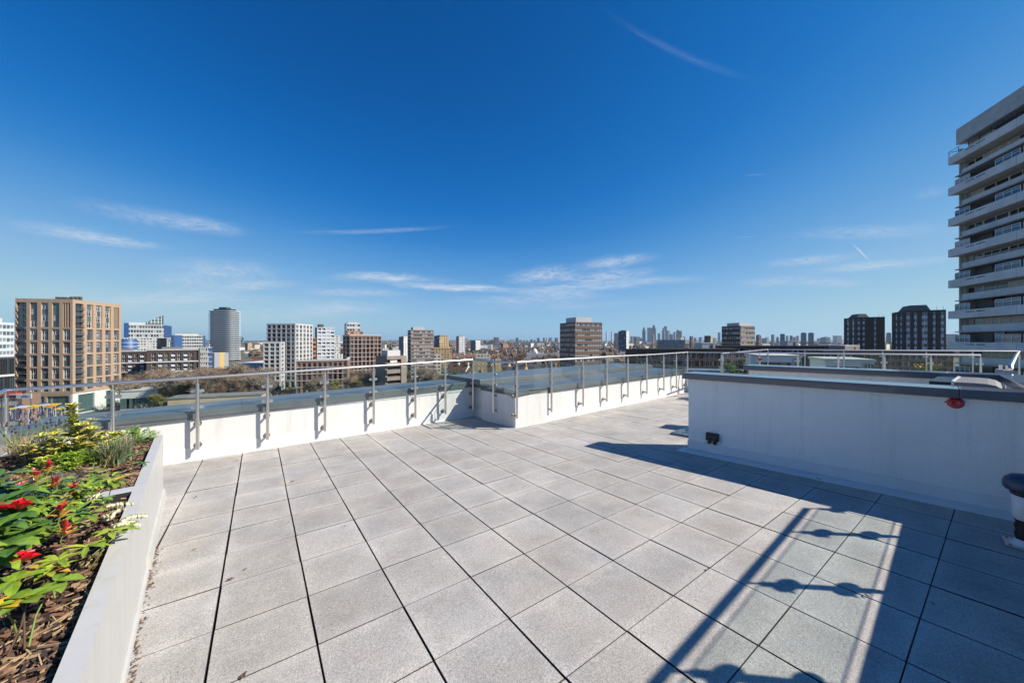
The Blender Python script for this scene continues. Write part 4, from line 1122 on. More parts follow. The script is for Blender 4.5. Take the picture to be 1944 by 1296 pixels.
# --- rounded white-banded tower
def round_tower():
    zc = 560; p = cpos(427, zc, GZ); root = thing('tower_block', 'rounded tower wrapped in thin white balcony bands', 'tower', p, -YAW)
    w = 23 * zc / FPX; d = 12.5; top = zof(587, zc) - GZ
    def ring(sx, sy, n=44, k=5.0):
        o = []
        for i in range(n):
            t = 2 * math.pi * i / n; c, s = math.cos(t), math.sin(t); o.append((sx * math.copysign(abs(c) ** (2 / k), c), sy * math.copysign(abs(s) ** (2 / k), s)))
        return o
    def slab(r, z0, z1, m):
        q = MB(); n = len(r); q.face([(x, y, z0) for x, y in r][::-1], m); q.face([(x, y, z1) for x, y in r], m)
        for i in range(n): j = (i + 1) % n; q.face([(*r[i], z0), (*r[j], z0), (*r[j], z1), (*r[i], z1)], m, False)
        return q
    nf = 26; fh = (top - 3) / nf
    slab(ring(w * .90, d * .88), 0, top - 3, GL_D).build('glass_body', root)
    bm = [slab(ring(w * s, d * s), 0, .95, WALLWB).mesh('balcony_band') for s in (1.0, .98, .95)]
    for i in range(nf): inst('balcony_band', bm[0 if i < 24 else (1 if i < 27 else 2)], root, Matrix.Translation((0, 0, fh * (i + 1) - .95)))
    slab(ring(w * .7, d * .7), top - 3, top, GL_D).build('crown', root); slab(ring(w * .35, d * .4), top, top + 3, ROOFD).build('plant_room', root)
    q = MB()
    for i in range(9):
        t = -math.pi * i / 8; c, s = math.cos(t), math.sin(t); x, y = w * .905 * math.copysign(abs(c) ** .667, c), d * .885 * math.copysign(abs(s) ** .667, s); q.box(x - .5, y - .3, 0, x + .5, y + .3, top - 3, GL_D)
    q.build('mullions', root)
round_tower()

# --- simple banded blocks used several times
def tower(name, label, xl, xc, xr, yt, zc, th, wm, nrow, nl, nr, kinds, frac=.5, roof=None, bandm=None, side_m=None, ybot=None, cfr=.85, cat='tower', limit=100, plain=None, group=None, depth=.35):
    b = Bld(name, label, xl, xc, xr, yt, zc, th, cat, group); b.core(depth, wm if not plain else plain)
    z0 = b.zp(ybot) if ybot else 0
    if z0 > 0: b.m.box(0, 0, 0, b.wr, depth, z0, wm); b.m.box(0, depth, 0, depth, b.wl, z0, wm)
    for side, W, n in (('R', b.wr, nr), ('L', b.wl, nl)):
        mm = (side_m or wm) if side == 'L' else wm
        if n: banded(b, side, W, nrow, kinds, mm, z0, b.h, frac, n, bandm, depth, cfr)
        elif side == 'R': b.m.box(0, 0, z0, W, depth, b.h, mm)
        else: b.m.box(0, depth, z0, depth, W, b.h, mm)
    if roof:
        for (x0, x1, y0, m) in roof:
            t0, t1 = (x0 - xl) / (xr - xl), (x1 - xl) / (xr - xl)
            # place the plant room across the building's own middle
            q = MB(); h = zof(y0, zc) - b.top; w = (x1 - x0) * b.px
            u0 = max(.3, (x0 - xc) * b.px) if xc < x0 else .5
            q.box(b.wr * .12, b.wl * .15, b.h - .5, b.wr * .12 + min(w * .8, b.wr * .8), b.wl * .8, b.h + h, m); q.build('plant_room', b.root)
    b.finish(limit=limit); return b
def grid_tower():
    for (lab, xl, xc, xr, yt, zc, th, nr, nl, rows) in (('white gridded tower with deep square openings, the taller part', 506, 561, 594, 614, 240, 55, 5, 6, 13), ('lower left shoulder of the white gridded tower', 500, 533, 541, 649, 228, 50, 1, 3, 9)):
        b = Bld('apartment_tower', lab, xl, xc, xr, yt, zc, th, 'tower'); b.core(.9, BRICK_GREY)
        z0 = b.zp(722); p = (b.h - z0 - .9) / rows; rr = [(z0 + p * i + .55, z0 + p * (i + 1)) for i in range(rows)]
        for side, W, n in (('R', b.wr, nr), ('L', b.wl, nl)):
            cols = spans(n, .0, W, .62 if side == 'R' else .74); b.grid(side, cols, rr, WALLW, .9, z0=z0)
            for c in cols:
                for (r0, r1) in rr: b.win(side, c[0], r0, c[1] - c[0], r1 - r0, rb.choice(('dWm', 'bWm', 'dGt', 'gGm')), .8); 
            for i, (r0, r1) in enumerate(rr):
                if side == 'L': b.fbox(side, .1, W - 1, r0 + .75, r0 + .9, .15, .25, GFRAME)
            cols = spans(max(1, n - 1), 0, W, .7); b.grid(side, cols, [(.2, z0 - .8)], WALLW, .9, z0=0, z1=z0)
        b.finish()
grid_tower()
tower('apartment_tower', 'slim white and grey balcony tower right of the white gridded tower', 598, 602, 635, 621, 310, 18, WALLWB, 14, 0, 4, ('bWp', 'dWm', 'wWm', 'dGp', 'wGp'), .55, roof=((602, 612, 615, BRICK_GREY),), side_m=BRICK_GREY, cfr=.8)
tower('apartment_tower', 'pale slab half hidden behind the slim white balcony tower', 630, 634, 646, 637, 420, 20, WALLW, 14, 0, 3, ('dW', 'bW', 'wW'), .5)
tower('apartment_tower', 'low blue and orange clad flats seen between two white towers', 590, 592, 600, 641, 300, 20, BRICK_ORG, 9, 0, 1, ('dG', 'bG'), .5, cat='building')
tower('apartment_tower', 'white topped tower with orange upper storeys behind the red brick flats', 654, 658, 684, 613, 380, 20, WALLW, 9, 1, 5, ('wW', 'bW', 'dW'), .5, roof=((660, 682, 611, WALLW),), ybot=690)
tower('apartment_block', 'orange clad block directly below the white topped tower', 654, 660, 689, 628, 330, 20, BRICK_ORG, 12, 1, 5, ('wW', 'bG'), .4, cat='building')
def red_flats():
    for (lab, xl, xc, xr, yt, zc, th, nr, nl, nrow, yb) in (('red brick apartment block with white roof edge and tall balcony grid', 651, 664, 724, 637, 255, 14, 8, 2, 9, 712),
                                                ('lower red brown brick flats with open balconies in front of the white gridded tower', 562, 660, 664, 684, 205, 8, 0, 10, 5, 744)):
        b = Bld('apartment_block', lab, xl, xc, xr, yt, zc, th); b.core(1.3, DARKIN); z0 = b.zp(yb); p = (b.h - z0) / nrow
        rr = [(z0 + p * i + .35, z0 + p * (i + 1) - (.1 if i < nrow - 1 else .9)) for i in range(nrow)]
        for side, W, n in (('R', b.wr, nr), ('L', b.wl, nl)):
            if not n: b.m.box(1.3, 0, 0, b.wr, 1.3, b.h, BRICK_RED); continue
            cols = spans(n, 0, W, .62); b.grid(side, cols, rr, BRICK_RED, 1.3, z0=0)
            for i, c in enumerate(cols):
                for (r0, r1) in rr:
                    b.win(side, c[0], r0, c[1] - c[0], r1 - r0, rb.choice(('dWm', 'dG', 'bGm', 'gGm')), 1.25 if i % 3 else .5)
            for (r0, r1) in rr: b.fbox(side, 0, W - (1.4 if side == 'L' else 0), r0 - .22, r0 - .02, -.25, -.005, CONC)
        b.fbox('R', -.3, b.wr, b.h, b.h + .7, -.3, 1, WALLW); b.fbox('L', 0, b.wl - 1.1, b.h, b.h + .7, -.3, 1, WALLW); b.finish()
red_flats()
def car_park():
    b = Bld('car_park_building', 'brown concrete building with stacked open decks and white roof house', 713, 734, 771, 676, 165, 28); b.core(1.2, DARKIN); n = 7; p = 3.3
    b.m.box(0, 1.2, 0, 1.2, b.wl, b.h, CONC_BR)
    for i in range(n):
        z = b.h - 1.6 - p * (i + 1); b.fbox('R', b.wr * .02, b.wr * .72, z, z + 1.75, 0, 1.0, CONC_BR)
    b.fbox('R', 0, b.wr * .72, b.h - 1.6, b.h, -.3, 1.2, CONC_BR); b.fbox('R', b.wr * .72, b.wr, 0, b.h, -.4, 1.2, CONC_BR)
    b.block(b.wr * .1, b.wr * .75, b.wl * .1, b.wl * .6, b.h - .5, b.h + 2.6, WALLW, 'roof_house'); b.block(b.wr * .2, b.wr * .55, .3, 1.0, b.h - 3.4, b.h - .9, CONC, 'pale_panel')
    q = MB()
    for i in range(14): x = b.wr * (.05 + .06 * i); q.box(x, 1.5 + .3 * (i % 3), b.h, x + .35, 2.1, b.h + .5 + .4 * (i % 4), ROOFD)
    q.build('roof_plant', b.root); b.finish()
car_park()

# --- the two striped council towers with white plant rooms, and the grey-brown slab
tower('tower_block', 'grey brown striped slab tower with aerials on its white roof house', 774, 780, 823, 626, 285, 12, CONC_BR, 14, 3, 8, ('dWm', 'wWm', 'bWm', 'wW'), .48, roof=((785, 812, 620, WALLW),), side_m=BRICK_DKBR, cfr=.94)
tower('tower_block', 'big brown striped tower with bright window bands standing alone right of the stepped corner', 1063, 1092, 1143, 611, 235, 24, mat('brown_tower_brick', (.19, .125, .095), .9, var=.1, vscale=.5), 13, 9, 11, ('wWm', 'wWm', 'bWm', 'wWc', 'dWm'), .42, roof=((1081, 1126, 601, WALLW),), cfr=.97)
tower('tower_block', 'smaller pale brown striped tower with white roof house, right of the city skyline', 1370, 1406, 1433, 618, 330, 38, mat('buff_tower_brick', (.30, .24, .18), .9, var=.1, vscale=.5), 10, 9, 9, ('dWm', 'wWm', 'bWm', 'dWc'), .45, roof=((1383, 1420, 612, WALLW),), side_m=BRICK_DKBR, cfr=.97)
# --- two dark brown towers with vertical window strips
def dark_tower(lab, xl, xc, xr, yt, zc, th, nrow, strips_l, strips_r, hip):
    b = Bld('tower_block', lab, xl, xc, xr, yt, zc, th, 'tower'); b.core(.6, BRICK_DKBR); p = b.h / nrow
    for side, W, st in (('R', b.wr, strips_r), ('L', b.wl, strips_l)):
        cols = [(W * a, W * c) for a, c in st]; b.grid(side, cols, [(.3, b.h - .9)], BRICK_DKBR, .6)
        for (a0, a1) in cols:
            for i in range(nrow):
                z = .3 + (b.h - 1.2) / nrow * i; hh = (b.h - 1.2) / nrow
                b.win(side, a0, z + hh * .42, a1 - a0, hh * .56, rb.choice(('dWm', 'bWm', 'dWc', 'dWm')), .35)
                b.fbox(side, a0 + .05, a1 - .05, z, z + hh * .42, .25, .45, WALLWB)
    q = MB(); z0, h = b.h - .5, (yt - hip[2]) * b.px + .5; X0, X1 = b.wr * hip[0], b.wr * hip[1]; Y0, Y1 = b.wl * .15, b.wl * .85
    q.hexa([(X0, Y0, z0), (X1, Y0, z0), (X1, Y1, z0), (X0, Y1, z0), (X0 + 2, Y0 + 1.5, z0 + h), (X1 - 1.2, Y0 + 1.5, z0 + h), (X1 - 1.2, Y1 - 1, z0 + h), (X0 + 2, Y1 - 1, z0 + h)], SLATE); q.build('sloped_roof_house', b.root)
    q = MB()
    for t in (.1, .3, .8, .95): q.tube([(b.wr * t, .5, b.h), (b.wr * t, .5, b.h + 1.6)], .06, DARKIN, 4)
    q.build('aerials', b.root); b.finish()
dark_tower('dark brown brick tower with stepped top, left one of the pair at the right', 1602, 1627, 1680, 602, 210, 14, 14, [(.22, .38), (.62, .78)], [(.02, .12), (.2, .3), (.62, .70)], (.05, .55, 595))
dark_tower('dark brown brick tower with white window strips, right one beside the concrete tower', 1693, 1716, 1796, 590, 175, 12, 15, [(.28, .45), (.66, .82)], [(.06, .16), (.25, .33), (.44, .58), (.70, .77), (.88, .97)], (.08, .72, 579))

# --- concrete tower at the right edge
def concrete_tower():
    z = 62.0; lc = (1815 - 972) / FPX * z; root = thing('tower_block', 'weathered concrete tower with projecting balcony bands at the right edge', 'tower', cw(lc, z, GZ), R(250.6) - YAW)
    Lh, D = 46.0, 15.0; k = z / FPX; zh = lambda y: zof(y, z) - GZ; mod = zof(0, z) - zof(58.55, z); H = zh(247)
    m = MB(); m.box(0, 2.2, 0, Lh, D, zh(300), mat('loggia_back_wall', (.27, .275, .28), .8, var=.3, vscale=.4)); m.box(0, .36, 0, .24, D, zh(285), CONC_SPD); 
    m.box(0, 0, zh(276), Lh, D, H, CONC_SPD); m.box(.02, 3.0, zh(300), Lh, D, zh(276.2), DARKIN); m.build('wall', root)
    floors = [zh(298) - mod * i for i in range(13)]
    wm = {}
    bays = [(0.25, 3.3, 'w'), (3.3, 7.6, 'l'), (7.6, 11.6, 'w'), (11.9, 15.2, 'w'), (15.2, 19.3, 'l'), (19.3, 23.4, 'w'), (23.7, 27, 'w'), (27, 31, 'l'), (31, 35, 'w'), (35.3, 38.6, 'w'), (38.6, 42.5, 'l'), (42.5, 45.8, 'w')]
    nwin = 0
    for i, zt in enumerate(floors):
        if zt < 4: break
        b = MB(); bh = 1.32
        b.box(-.12, -.95, zt - bh, Lh, -.75, zt, CONC); b.box(-.12, -.749, zt - bh, .08, .34, zt, CONC); b.box(.081, -.749, zt - bh, Lh, 2.1, zt - bh + .22, CONC_SPD)
        for a in range(1, 8): b.box(a * 5.9 - .01, -.954, zt - bh + .02, a * 5.9 + .02, -.949, zt - .02, ROOFG)
        o = b.build('balcony_band', root)
        s = MB()
        for (a0, a1, t) in bays:
            if t == 'l': s.box(a0 + .1, -.96, zt - .42, a0 + 1.7, -.951, zt - .30, DARKIN); s.box(a0 + 2.0, -.96, zt - .42, a0 + 3.6, -.951, zt - .30, DARKIN)
        s.build('drain_slots', o)
        sp = MB(); z1 = zt - mod * .46; sp.box(.26, .55, z1 - 1.05, Lh, .85, z1, CONC); sp.box(.26, .85, z1 - 1.05, Lh, 2.15, z1 - .85, CONC_SPD); sp.box(.26, -.34, z1 - 1.22, Lh, .8, z1 - 1.06, CONC_SPD); sp.build('spandrel', root)
        for a in (0.25, 11.65, 23.45, 35.05):
            q = MB(); q.box(a, .86, zt - mod + .02, a + .25, 2.2, zt - bh - .02, CONC_SPD); q.build('cross_wall', root)
        if i > 7: continue
        for (a0, a1, t) in bays:
            for (zz, hh, y, upper) in ((zt - mod + .02, mod * .46 + .0, -.3, False), (z1 - .8, zt - bh - z1 + .75, 1.3, True)):
                if t == 'l' and not upper:
                    me = window_mesh('dG', round((a1 - a0) * .5, 2), round(hh * .8, 2)); inst('window', me[0], root, Matrix.Translation((a0 + .4, 2.1, zz + .1))); continue
                key = rb.choice(('bW3t', 'bW3t', 'wW3t', 'bW3t')) if not upper else rb.choice(('bWm', 'dW3', 'wW3', 'bWc', 'dWm'))
                hw = (zt - mod * .54 - 1.24 - (zt - mod)) if not upper else hh
                inst('window', window_mesh(key, round(a1 - a0 - .1, 2), round(max(.6, hw - .05), 2))[0], root, Matrix.Translation((a0 + .05, y, zz)))
    w = MB(); zt = floors[0]
    for a in range(9): inst('window', window_mesh(('wG', 'bG', 'wG', 'gG')[a % 4], 4.9, round(zh(277) - zh(299), 2))[0], root, Matrix.Translation((.3 + a * 5.1, 1.4, zh(299))))
    r = MB(); r.box(-.1, -.9, zt + .95, Lh, -.84, zt + 1.0, DARKIN); r.box(-.1, -.9, zt + .5, Lh, -.85, zt + .53, DARKIN)
    for a in range(24): r.box(-.1 + a * 1.97, -.9, zt, -.05 + a * 1.97, -.85, zt + .95, DARKIN)
    r.box(-.1, -.84, zt + .95, -.05, 4, zt + 1.0, DARKIN); r.build('roof_railing', root)
concrete_tower()
def dark_slabs():
    for (lab, xl, xc, xr, yt, zc, th, n, rw) in (('long dark flat roofed housing slab behind the far end of the balustrade', 1206, 1208, 1394, 663, 130, 3, 22, 6), ('more distant dark flat roofed slab running behind the concrete stair house', 1358, 1360, 1604, 657, 190, 2, 24, 6),
                                             ('low dark slab on the right below the brown towers', 1560, 1562, 1810, 667, 150, 0, 20, 5)):
        b = Bld('housing_block', lab, xl, xc, xr, yt, zc, th, wl=11); b.core(.5, DARKIN, ROOFD); p = 2.9; rr = [(b.h - 1.3 - p * (i + 1) + .9, b.h - 1.3 - p * i - .1) for i in range(rw)][::-1]
        cols = spans(n, 0, b.wr, .86); b.grid('R', cols, rr, BRICK_DKBR, .5); b.m.box(0, .5, 0, .5, b.wl, b.h, BRICK_DKBR); b.winrow('R', cols, rr, ('dWm', 'dWm', 'bWm', 'dKm', 'dGc'), rb)
        b.fbox('R', -.4, b.wr + .4, b.h - .05, b.h + .35, -.5, 3, ROOFD); b.finish()
    for (lab, xl, xc, xr, yt, zc, th, wl, m2) in (('white rendered stair house on the dark slab roof, left one', 1319, 1333, 1358, 651.5, 140, 30, None, WALLW), ('white rendered stair house on the far dark slab roof, with a tree before it', 1480, 1495, 1514, 648, 196, 30, None, WALLW),
                                                  ('tan brick stair house on the dark slab below the left brown tower', 1598, 1604, 1632, 656.5, 160, 22, 6, CONC_BR)):
        b = Bld('stair_house', lab, xl, xc, xr, yt, zc, th, wl=wl, z0=-8); b.m.box(0, 0, 0, b.wr, b.wl, b.h, m2); b.fbox('R', -.1, b.wr + .1, b.h, b.h + .25, -.1, b.wl * .9, CONC)
        b.win('R', b.wr * .62, b.h - 2.6, 1.0, 2.0, 'dG', -.03); b.finish()
dark_slabs()
# --- white roof pavilions on the lower roofs next door
for (lab, xl, x0, x1, xr, yt, dp, side) in (('white roof pavilion with a wide dark window above the second coping, left one', 1420, 1443, 1503, 1520, 673.5, 17.0, 1), ('lower white roof pavilion with a grey glazed front, right of the other', 1546, 1568, 1634, 1659, 680.5, 16.0, 1)):
    lx = lambda x: (x - 972) / FPX * dp
    ph = math.atan((xl - 972) / FPX); al_ = ph - R(14); root = thing('roof_pavilion', lab, 'pavilion', cw(lx(x0), dp, -3.4), -YAW - al_); h = zof(yt, dp) + 3.4
    kx = lambda x: ((x - 972) / FPX * dp - lx(x0)) / (math.cos(al_) + (x - 972) / FPX * math.sin(al_)); W_ = kx(xr); a, c = .02, kx(x1)
    m = MB(); m.box(0, 0, 0, a, 2.4, h - .12, WALLWB); m.box(c, 0, 0, W_, 2.4, h - .12, WALLW); m.box(a, .6, 0, c, 2.4, h - .12, DARKIN); m.box(a, 0, h - .34, c, .6, h - .12, WALLWB); m.box(a, 0, 0, c, .6, h - 1.6, WALLWB); m.build('wall', root)  # bluish left side, white right end: shade and sun put into the colour
    m = MB(); m.box(-.05, -.08, h - .119, W_ + .05, 2.5, h, WALLW); m.build('roof', root)
    nW = 3; 
    for i in range(nW): inst('window', window_mesh('dG' if lab.startswith('white') else 'gG', round((c - a) / nW - .02, 2), round(1.22, 2))[0], root, Matrix.Translation((a + (c - a) * i / nW + .01, .25, h - 1.58)))
    for i in range(3): inst('vent_window', window_mesh('bW', .12, .42)[0], root, Matrix.Translation((c + (W_ - c) * (.2 + .25 * i), -.02, h - .62)))

# ---------------------------------------------------------------- middle distance: small blocks, houses, yards
def wmat(name, wall, glass, sx, sz, fx, fz, side=None):
    """wall with a regular grid of windows, in the building's own metres"""
    m = bpy.data.materials.new(name); m.use_nodes = True
    t = m.node_tree; n = t.nodes; l = t.links; p = n['Principled BSDF']; p.inputs['Roughness'].default_value = .55
    tc = n.new('ShaderNodeTexCoord'); s = n.new('ShaderNodeSeparateXYZ'); l.new(tc.outputs['Object'], s.inputs[0])
    def mm(op, a, b):
        q = n.new('ShaderNodeMath'); q.operation = op
        for i, v in enumerate((a, b)):
            if isinstance(v, (int, float)): q.inputs[i].default_value = v
            else: l.new(v, q.inputs[i])
        return q.outputs[0]
    u = mm('ADD', s.outputs[0], s.outputs[1])
    a = mm('LESS_THAN', mm('FRACT', mm('DIVIDE', u, sx), 0), fx); b = mm('LESS_THAN', mm('FRACT', mm('DIVIDE', s.outputs[2], sz), 0), fz)
    g = n.new('ShaderNodeNewGeometry'); sn = n.new('ShaderNodeSeparateXYZ'); l.new(g.outputs['True Normal'], sn.inputs[0])
    k = mm('MULTIPLY', mm('MULTIPLY', a, b), mm('LESS_THAN', sn.outputs[2], .5))
    wn = n.new('ShaderNodeTexWhiteNoise'); wn.noise_dimensions = '2D'; cb = n.new('ShaderNodeCombineXYZ')
    l.new(mm('FLOOR', mm('DIVIDE', u, sx), 0), cb.inputs[0]); l.new(mm('FLOOR', mm('DIVIDE', s.outputs[2], sz), 0), cb.inputs[1]); l.new(cb.outputs[0], wn.inputs['Vector'])
    gm = n.new('ShaderNodeMix'); gm.data_type = 'RGBA'; gm.inputs[6].default_value = (*glass, 1); gm.inputs[7].default_value = (.30, .33, .36, 1)
    l.new(mm('MULTIPLY', mm('GREATER_THAN', wn.outputs[0], .72), .8), gm.inputs[0])
    mx = n.new('ShaderNodeMix'); mx.data_type = 'RGBA'; mx.inputs[6].default_value = (*wall, 1); l.new(gm.outputs[2], mx.inputs[7]); l.new(k, mx.inputs[0]); l.new(mx.outputs[2], p.inputs['Base Color'])
    r = n.new('ShaderNodeMapRange'); r.inputs['To Min'].default_value = .85; r.inputs['To Max'].default_value = .12; l.new(k, r.inputs['Value']); l.new(r.outputs[0], p.inputs['Roughness'])
    return m
W_WHITE = wmat('white_flats_facade', (.62, .62, .60), (.06, .07, .09), 3.2, 2.9, .45, .5)
W_GREY = wmat('grey_flats_facade', (.22, .24, .27), (.04, .05, .07), 3.0, 2.9, .5, .5)
W_TAN = wmat('tan_flats_facade', (.46, .34, .18), (.05, .05, .06), 3.2, 3.0, .5, .55)
W_BLUE = wmat('blue_glass_facade', (.06, .10, .16), (.025, .05, .09), 2.4, 3.4, .8, .7)
W_DARK = wmat('dark_flats_facade', (.09, .085, .085), (.03, .035, .045), 3.0, 3.0, .5, .5)
W_BRN = wmat('brown_flats_facade', (.26, .16, .11), (.05, .05, .055), 3.2, 3.0, .5, .5)
W_PALE = wmat('pale_stone_facade', (.50, .46, .42), (.07, .07, .08), 3.6, 3.2, .5, .5)
W_SHOP = wmat('pale_shed_facade', (.52, .55, .58), (.20, .22, .24), 6, 40, .04, 1)
def small_tower(name, label, xl, xc, xr, yt, zc, th, m_r, m_l, cap=None, group=None, cat='tower'):
    b = Bld(name, label, xl, xc, xr, yt, zc, th, cat, group); q = b.m
    q.face([(0, 0, 0), (b.wr, 0, 0), (b.wr, 0, b.h), (0, 0, b.h)], m_r); q.face([(0, b.wl, 0), (0, 0, 0), (0, 0, b.h), (0, b.wl, b.h)], m_l)
    q.face([(b.wr, 0, 0), (b.wr, b.wl, 0), (b.wr, b.wl, b.h), (b.wr, 0, b.h)], m_r); q.face([(b.wr, b.wl, 0), (0, b.wl, 0), (0, b.wl, b.h), (b.wr, b.wl, b.h)], m_l)
    q.build('wall', b.root); r = MB(); t = .5
    r.face([(0, 0, b.h - .3), (b.wr, 0, b.h - .3), (b.wr, b.wl, b.h - .3), (0, b.wl, b.h - .3)], ROOFG)
    if cap: r.box(b.wr * .2, b.wl * .2, b.h - .29, b.wr * .75, b.wl * .75, b.h + cap * b.px, ROOFG)
    r.build('roof', b.root); return b
ST = [  # label, xl, xc, xr, yt, depth, turn, right material, left material, cap px
    ('grey and white tower just left of the striped slab tower', 757, 766, 776, 639, 520, 25, W_WHITE, W_GREY, 1),
    ('tan brick tower with dark glass left side, right of the striped slab tower', 824, 834, 852, 637, 430, 25, W_TAN, W_BLUE, 1),
    ('long low tan block at the foot of the tan tower', 820, 822, 858, 660, 400, 10, W_TAN, W_TAN, 0),
    ('grey and white slab tower standing alone before the woods', 866, 871, 883, 638, 620, 20, W_WHITE, W_GREY, 1),
    ('short dark and white pair of flats right of the lone slab tower', 893, 903, 912, 646, 760, 30, W_WHITE, W_GREY, 0),
    ('glassy dark office tower with white lit right side, left of the city cluster', 1174, 1189, 1194, 628, 700, 30, W_WHITE, W_BLUE, 1.5),
    ('grey block left of the glassy office tower', 1166, 1168, 1175, 632, 900, 20, W_GREY, W_GREY, 0),
    ('long dark office row below the city cluster', 1246, 1250, 1300, 645, 800, 8, W_GREY, W_DARK, 0),
    ('slim tan tower in front of the tallest blue towers', 1238, 1239.5, 1242, 634, 650, 20, W_PALE, W_PALE, 0),
    ('solid brown block with sunlit right side near the white stair house', 1337, 1349, 1353, 637, 520, 30, W_TAN, W_DARK, 0),  # tan right and dark left put sunlight and shade into the colour
    ('small brown tower between the city cluster and the solid brown block', 1309, 1312, 1316, 638, 900, 25, W_BRN, W_DARK, 0),
    ('pink and grey tower just right of the pale brown striped tower', 1435, 1440, 1445, 636, 700, 30, W_BRN, W_GREY, 1),
    ('grey twin tower on the right horizon, left one', 1520, 1523, 1531, 632, 950, 20, W_GREY, W_GREY, 1),
    ('grey twin tower on the right horizon, right one', 1534, 1537, 1545, 632, 950, 20, W_GREY, W_GREY, 1),
    ('pale tower left of the three small grey ones on the right horizon', 1464, 1466, 1470, 635, 1100, 20, W_WHITE, W_GREY, 0),
    ('wide grey tower on the right horizon before the twins', 1481, 1484, 1490, 634, 1000, 20, W_GREY, W_DARK, 0.5),
    ('far pale blue tower seen between the two dark brown towers', 1682, 1684, 1692, 632, 1500, 15, W_GREY, W_GREY, 1),
    ('cream office block with a row of square windows among the houses', 900, 901, 931, 673, 400, 8, wmat('cream_office_facade', (.62, .56, .44), (.05, .055, .06), 3.6, 3.4, .55, .5), CREAM, 0),
    ('yellow brick flats with white windows behind the stepped balustrade corner, left one', 898, 899, 925, 682, 250, 6, wmat('yellow_brick_facade', (.48, .34, .16), (.55, .56, .56), 3.0, 2.9, .45, .5), BRICK_YEL, 1),
    ('yellow brick flats with white windows, the narrower right one', 938, 940, 951, 681, 255, 12, wmat('gold_brick_facade', (.50, .34, .13), (.5, .5, .5), 3.0, 2.9, .4, .5), BRICK_DKBR, 1),
    ('small orange brick house block in front of the striped slab tower', 823, 824, 837, 671, 330, 12, W_PALE, W_TAN, 0),
    ('cream and ochre flats in front of the rounded white tower', 402, 407, 434, 670, 285, 15, wmat('ochre_facade', (.60, .42, .16), (.62, .60, .55), 6.2, 60, .55, 1.0), CREAM, 0),
    ('tiny cream tower behind the warehouse roof', 465, 470, 478, 651, 900, 20, W_TAN, W_GREY, 0),
    ('white warehouse block left of the church spire', 725, 726, 738, 661, 700, 10, W_WHITE, W_WHITE, 0),
    ('white office row behind the church spire', 738, 739, 757, 659, 800, 10, W_WHITE, W_GREY, 0),
    ('pale terraces block right of the white balcony tower', 633, 634, 652, 672, 420, 10, W_WHITE, W_GREY, 0)]
for (lab, xl, xc, xr, yt, zc, th, a, b_, cap) in ST: small_tower('block_of_flats', lab, xl, xc, xr, yt, zc, th, a, b_, cap, cat='building')
# far skyline: individual towers
SKY = [(1219.5, 1225, 621, 5200, 'b'), (1230, 1237.5, 622, 5000, 'b'), (1237.5, 1244.5, 617, 5000, 'b'), (1249, 1253, 633, 4800, 'g'), (1257, 1262, 622, 5100, 'g'), (1261, 1266, 619, 5200, 'g'), (1266, 1271, 628, 5000, 'g'), (1271, 1276.5, 634, 4700, 'g'), (1279, 1282.5, 630, 4900, 'g'),
       (1284, 1289, 627, 4800, 'b'), (1289, 1293.5, 628, 4800, 'd'), (1287, 1296, 640, 4500, 'p'), (1296, 1300, 639, 4600, 'g'), (1198, 1203, 638, 4200, 'g'), (1205, 1213, 639, 3900, 'd'), (1214, 1219, 642, 3600, 'p'), (1363, 1367, 631, 5200, 'b'), (1318, 1322, 641, 4200, 'g'), (1328, 1333, 640, 4400, 'g'), (1355, 1359, 641, 4100, 'p'),
       (938, 946, 640, 3200, 'd'), (884, 887, 642, 3400, 'g'), (957, 960, 645, 4200, 'p'), (968, 978, 644, 3600, 'p'), (980, 984, 641, 4200, 'b'), (986, 990, 645, 4300, 'g'), (993, 997, 645, 4000, 'p'), (1000, 1003, 646, 4000, 'g'), (1014, 1017, 645, 4400, 'g'), (1020, 1024, 641, 4600, 'b'), (1031, 1034, 641, 4600, 'd'), (1037, 1040, 641, 4300, 'p'), (1041, 1044, 644, 4500, 'b'), (1043, 1047, 641, 4700, 'b'), (1053, 1057, 641, 4600, 'b'), (1058, 1062, 641, 4200, 'p'), (1007, 1011, 644, 4800, 'b'),
       (1447, 1452, 642, 3000, 'g'), (1454, 1458, 640, 3100, 'p'), (1474, 1478, 640, 2800, 'g'), (1493, 1496, 637, 2600, 'g'), (1500, 1504, 637, 2700, 'd'), (1507, 1511, 640, 2600, 'g'), (1513, 1516, 637, 2700, 'g'), (1552, 1557, 642, 2900, 'p'), (1562, 1572, 640, 3300, 'd'), (1585, 1594, 637, 4600, 'g'), (456, 459, 640, 3000, 'b'), (486, 492, 650, 2600, 'p'), (470, 476, 653, 2300, 'p'), (1800, 1812, 634, 2600, 'g'), (918, 923, 647, 3000, 'd')]
SM = {'b': W_BLUE, 'g': W_GREY, 'd': W_DARK, 'p': W_PALE}
NM = {'b': 'small far blue tower on the city skyline', 'g': 'small far grey tower on the city skyline', 'd': 'small far dark tower on the city skyline', 'p': 'small far pale stone block on the city skyline'}
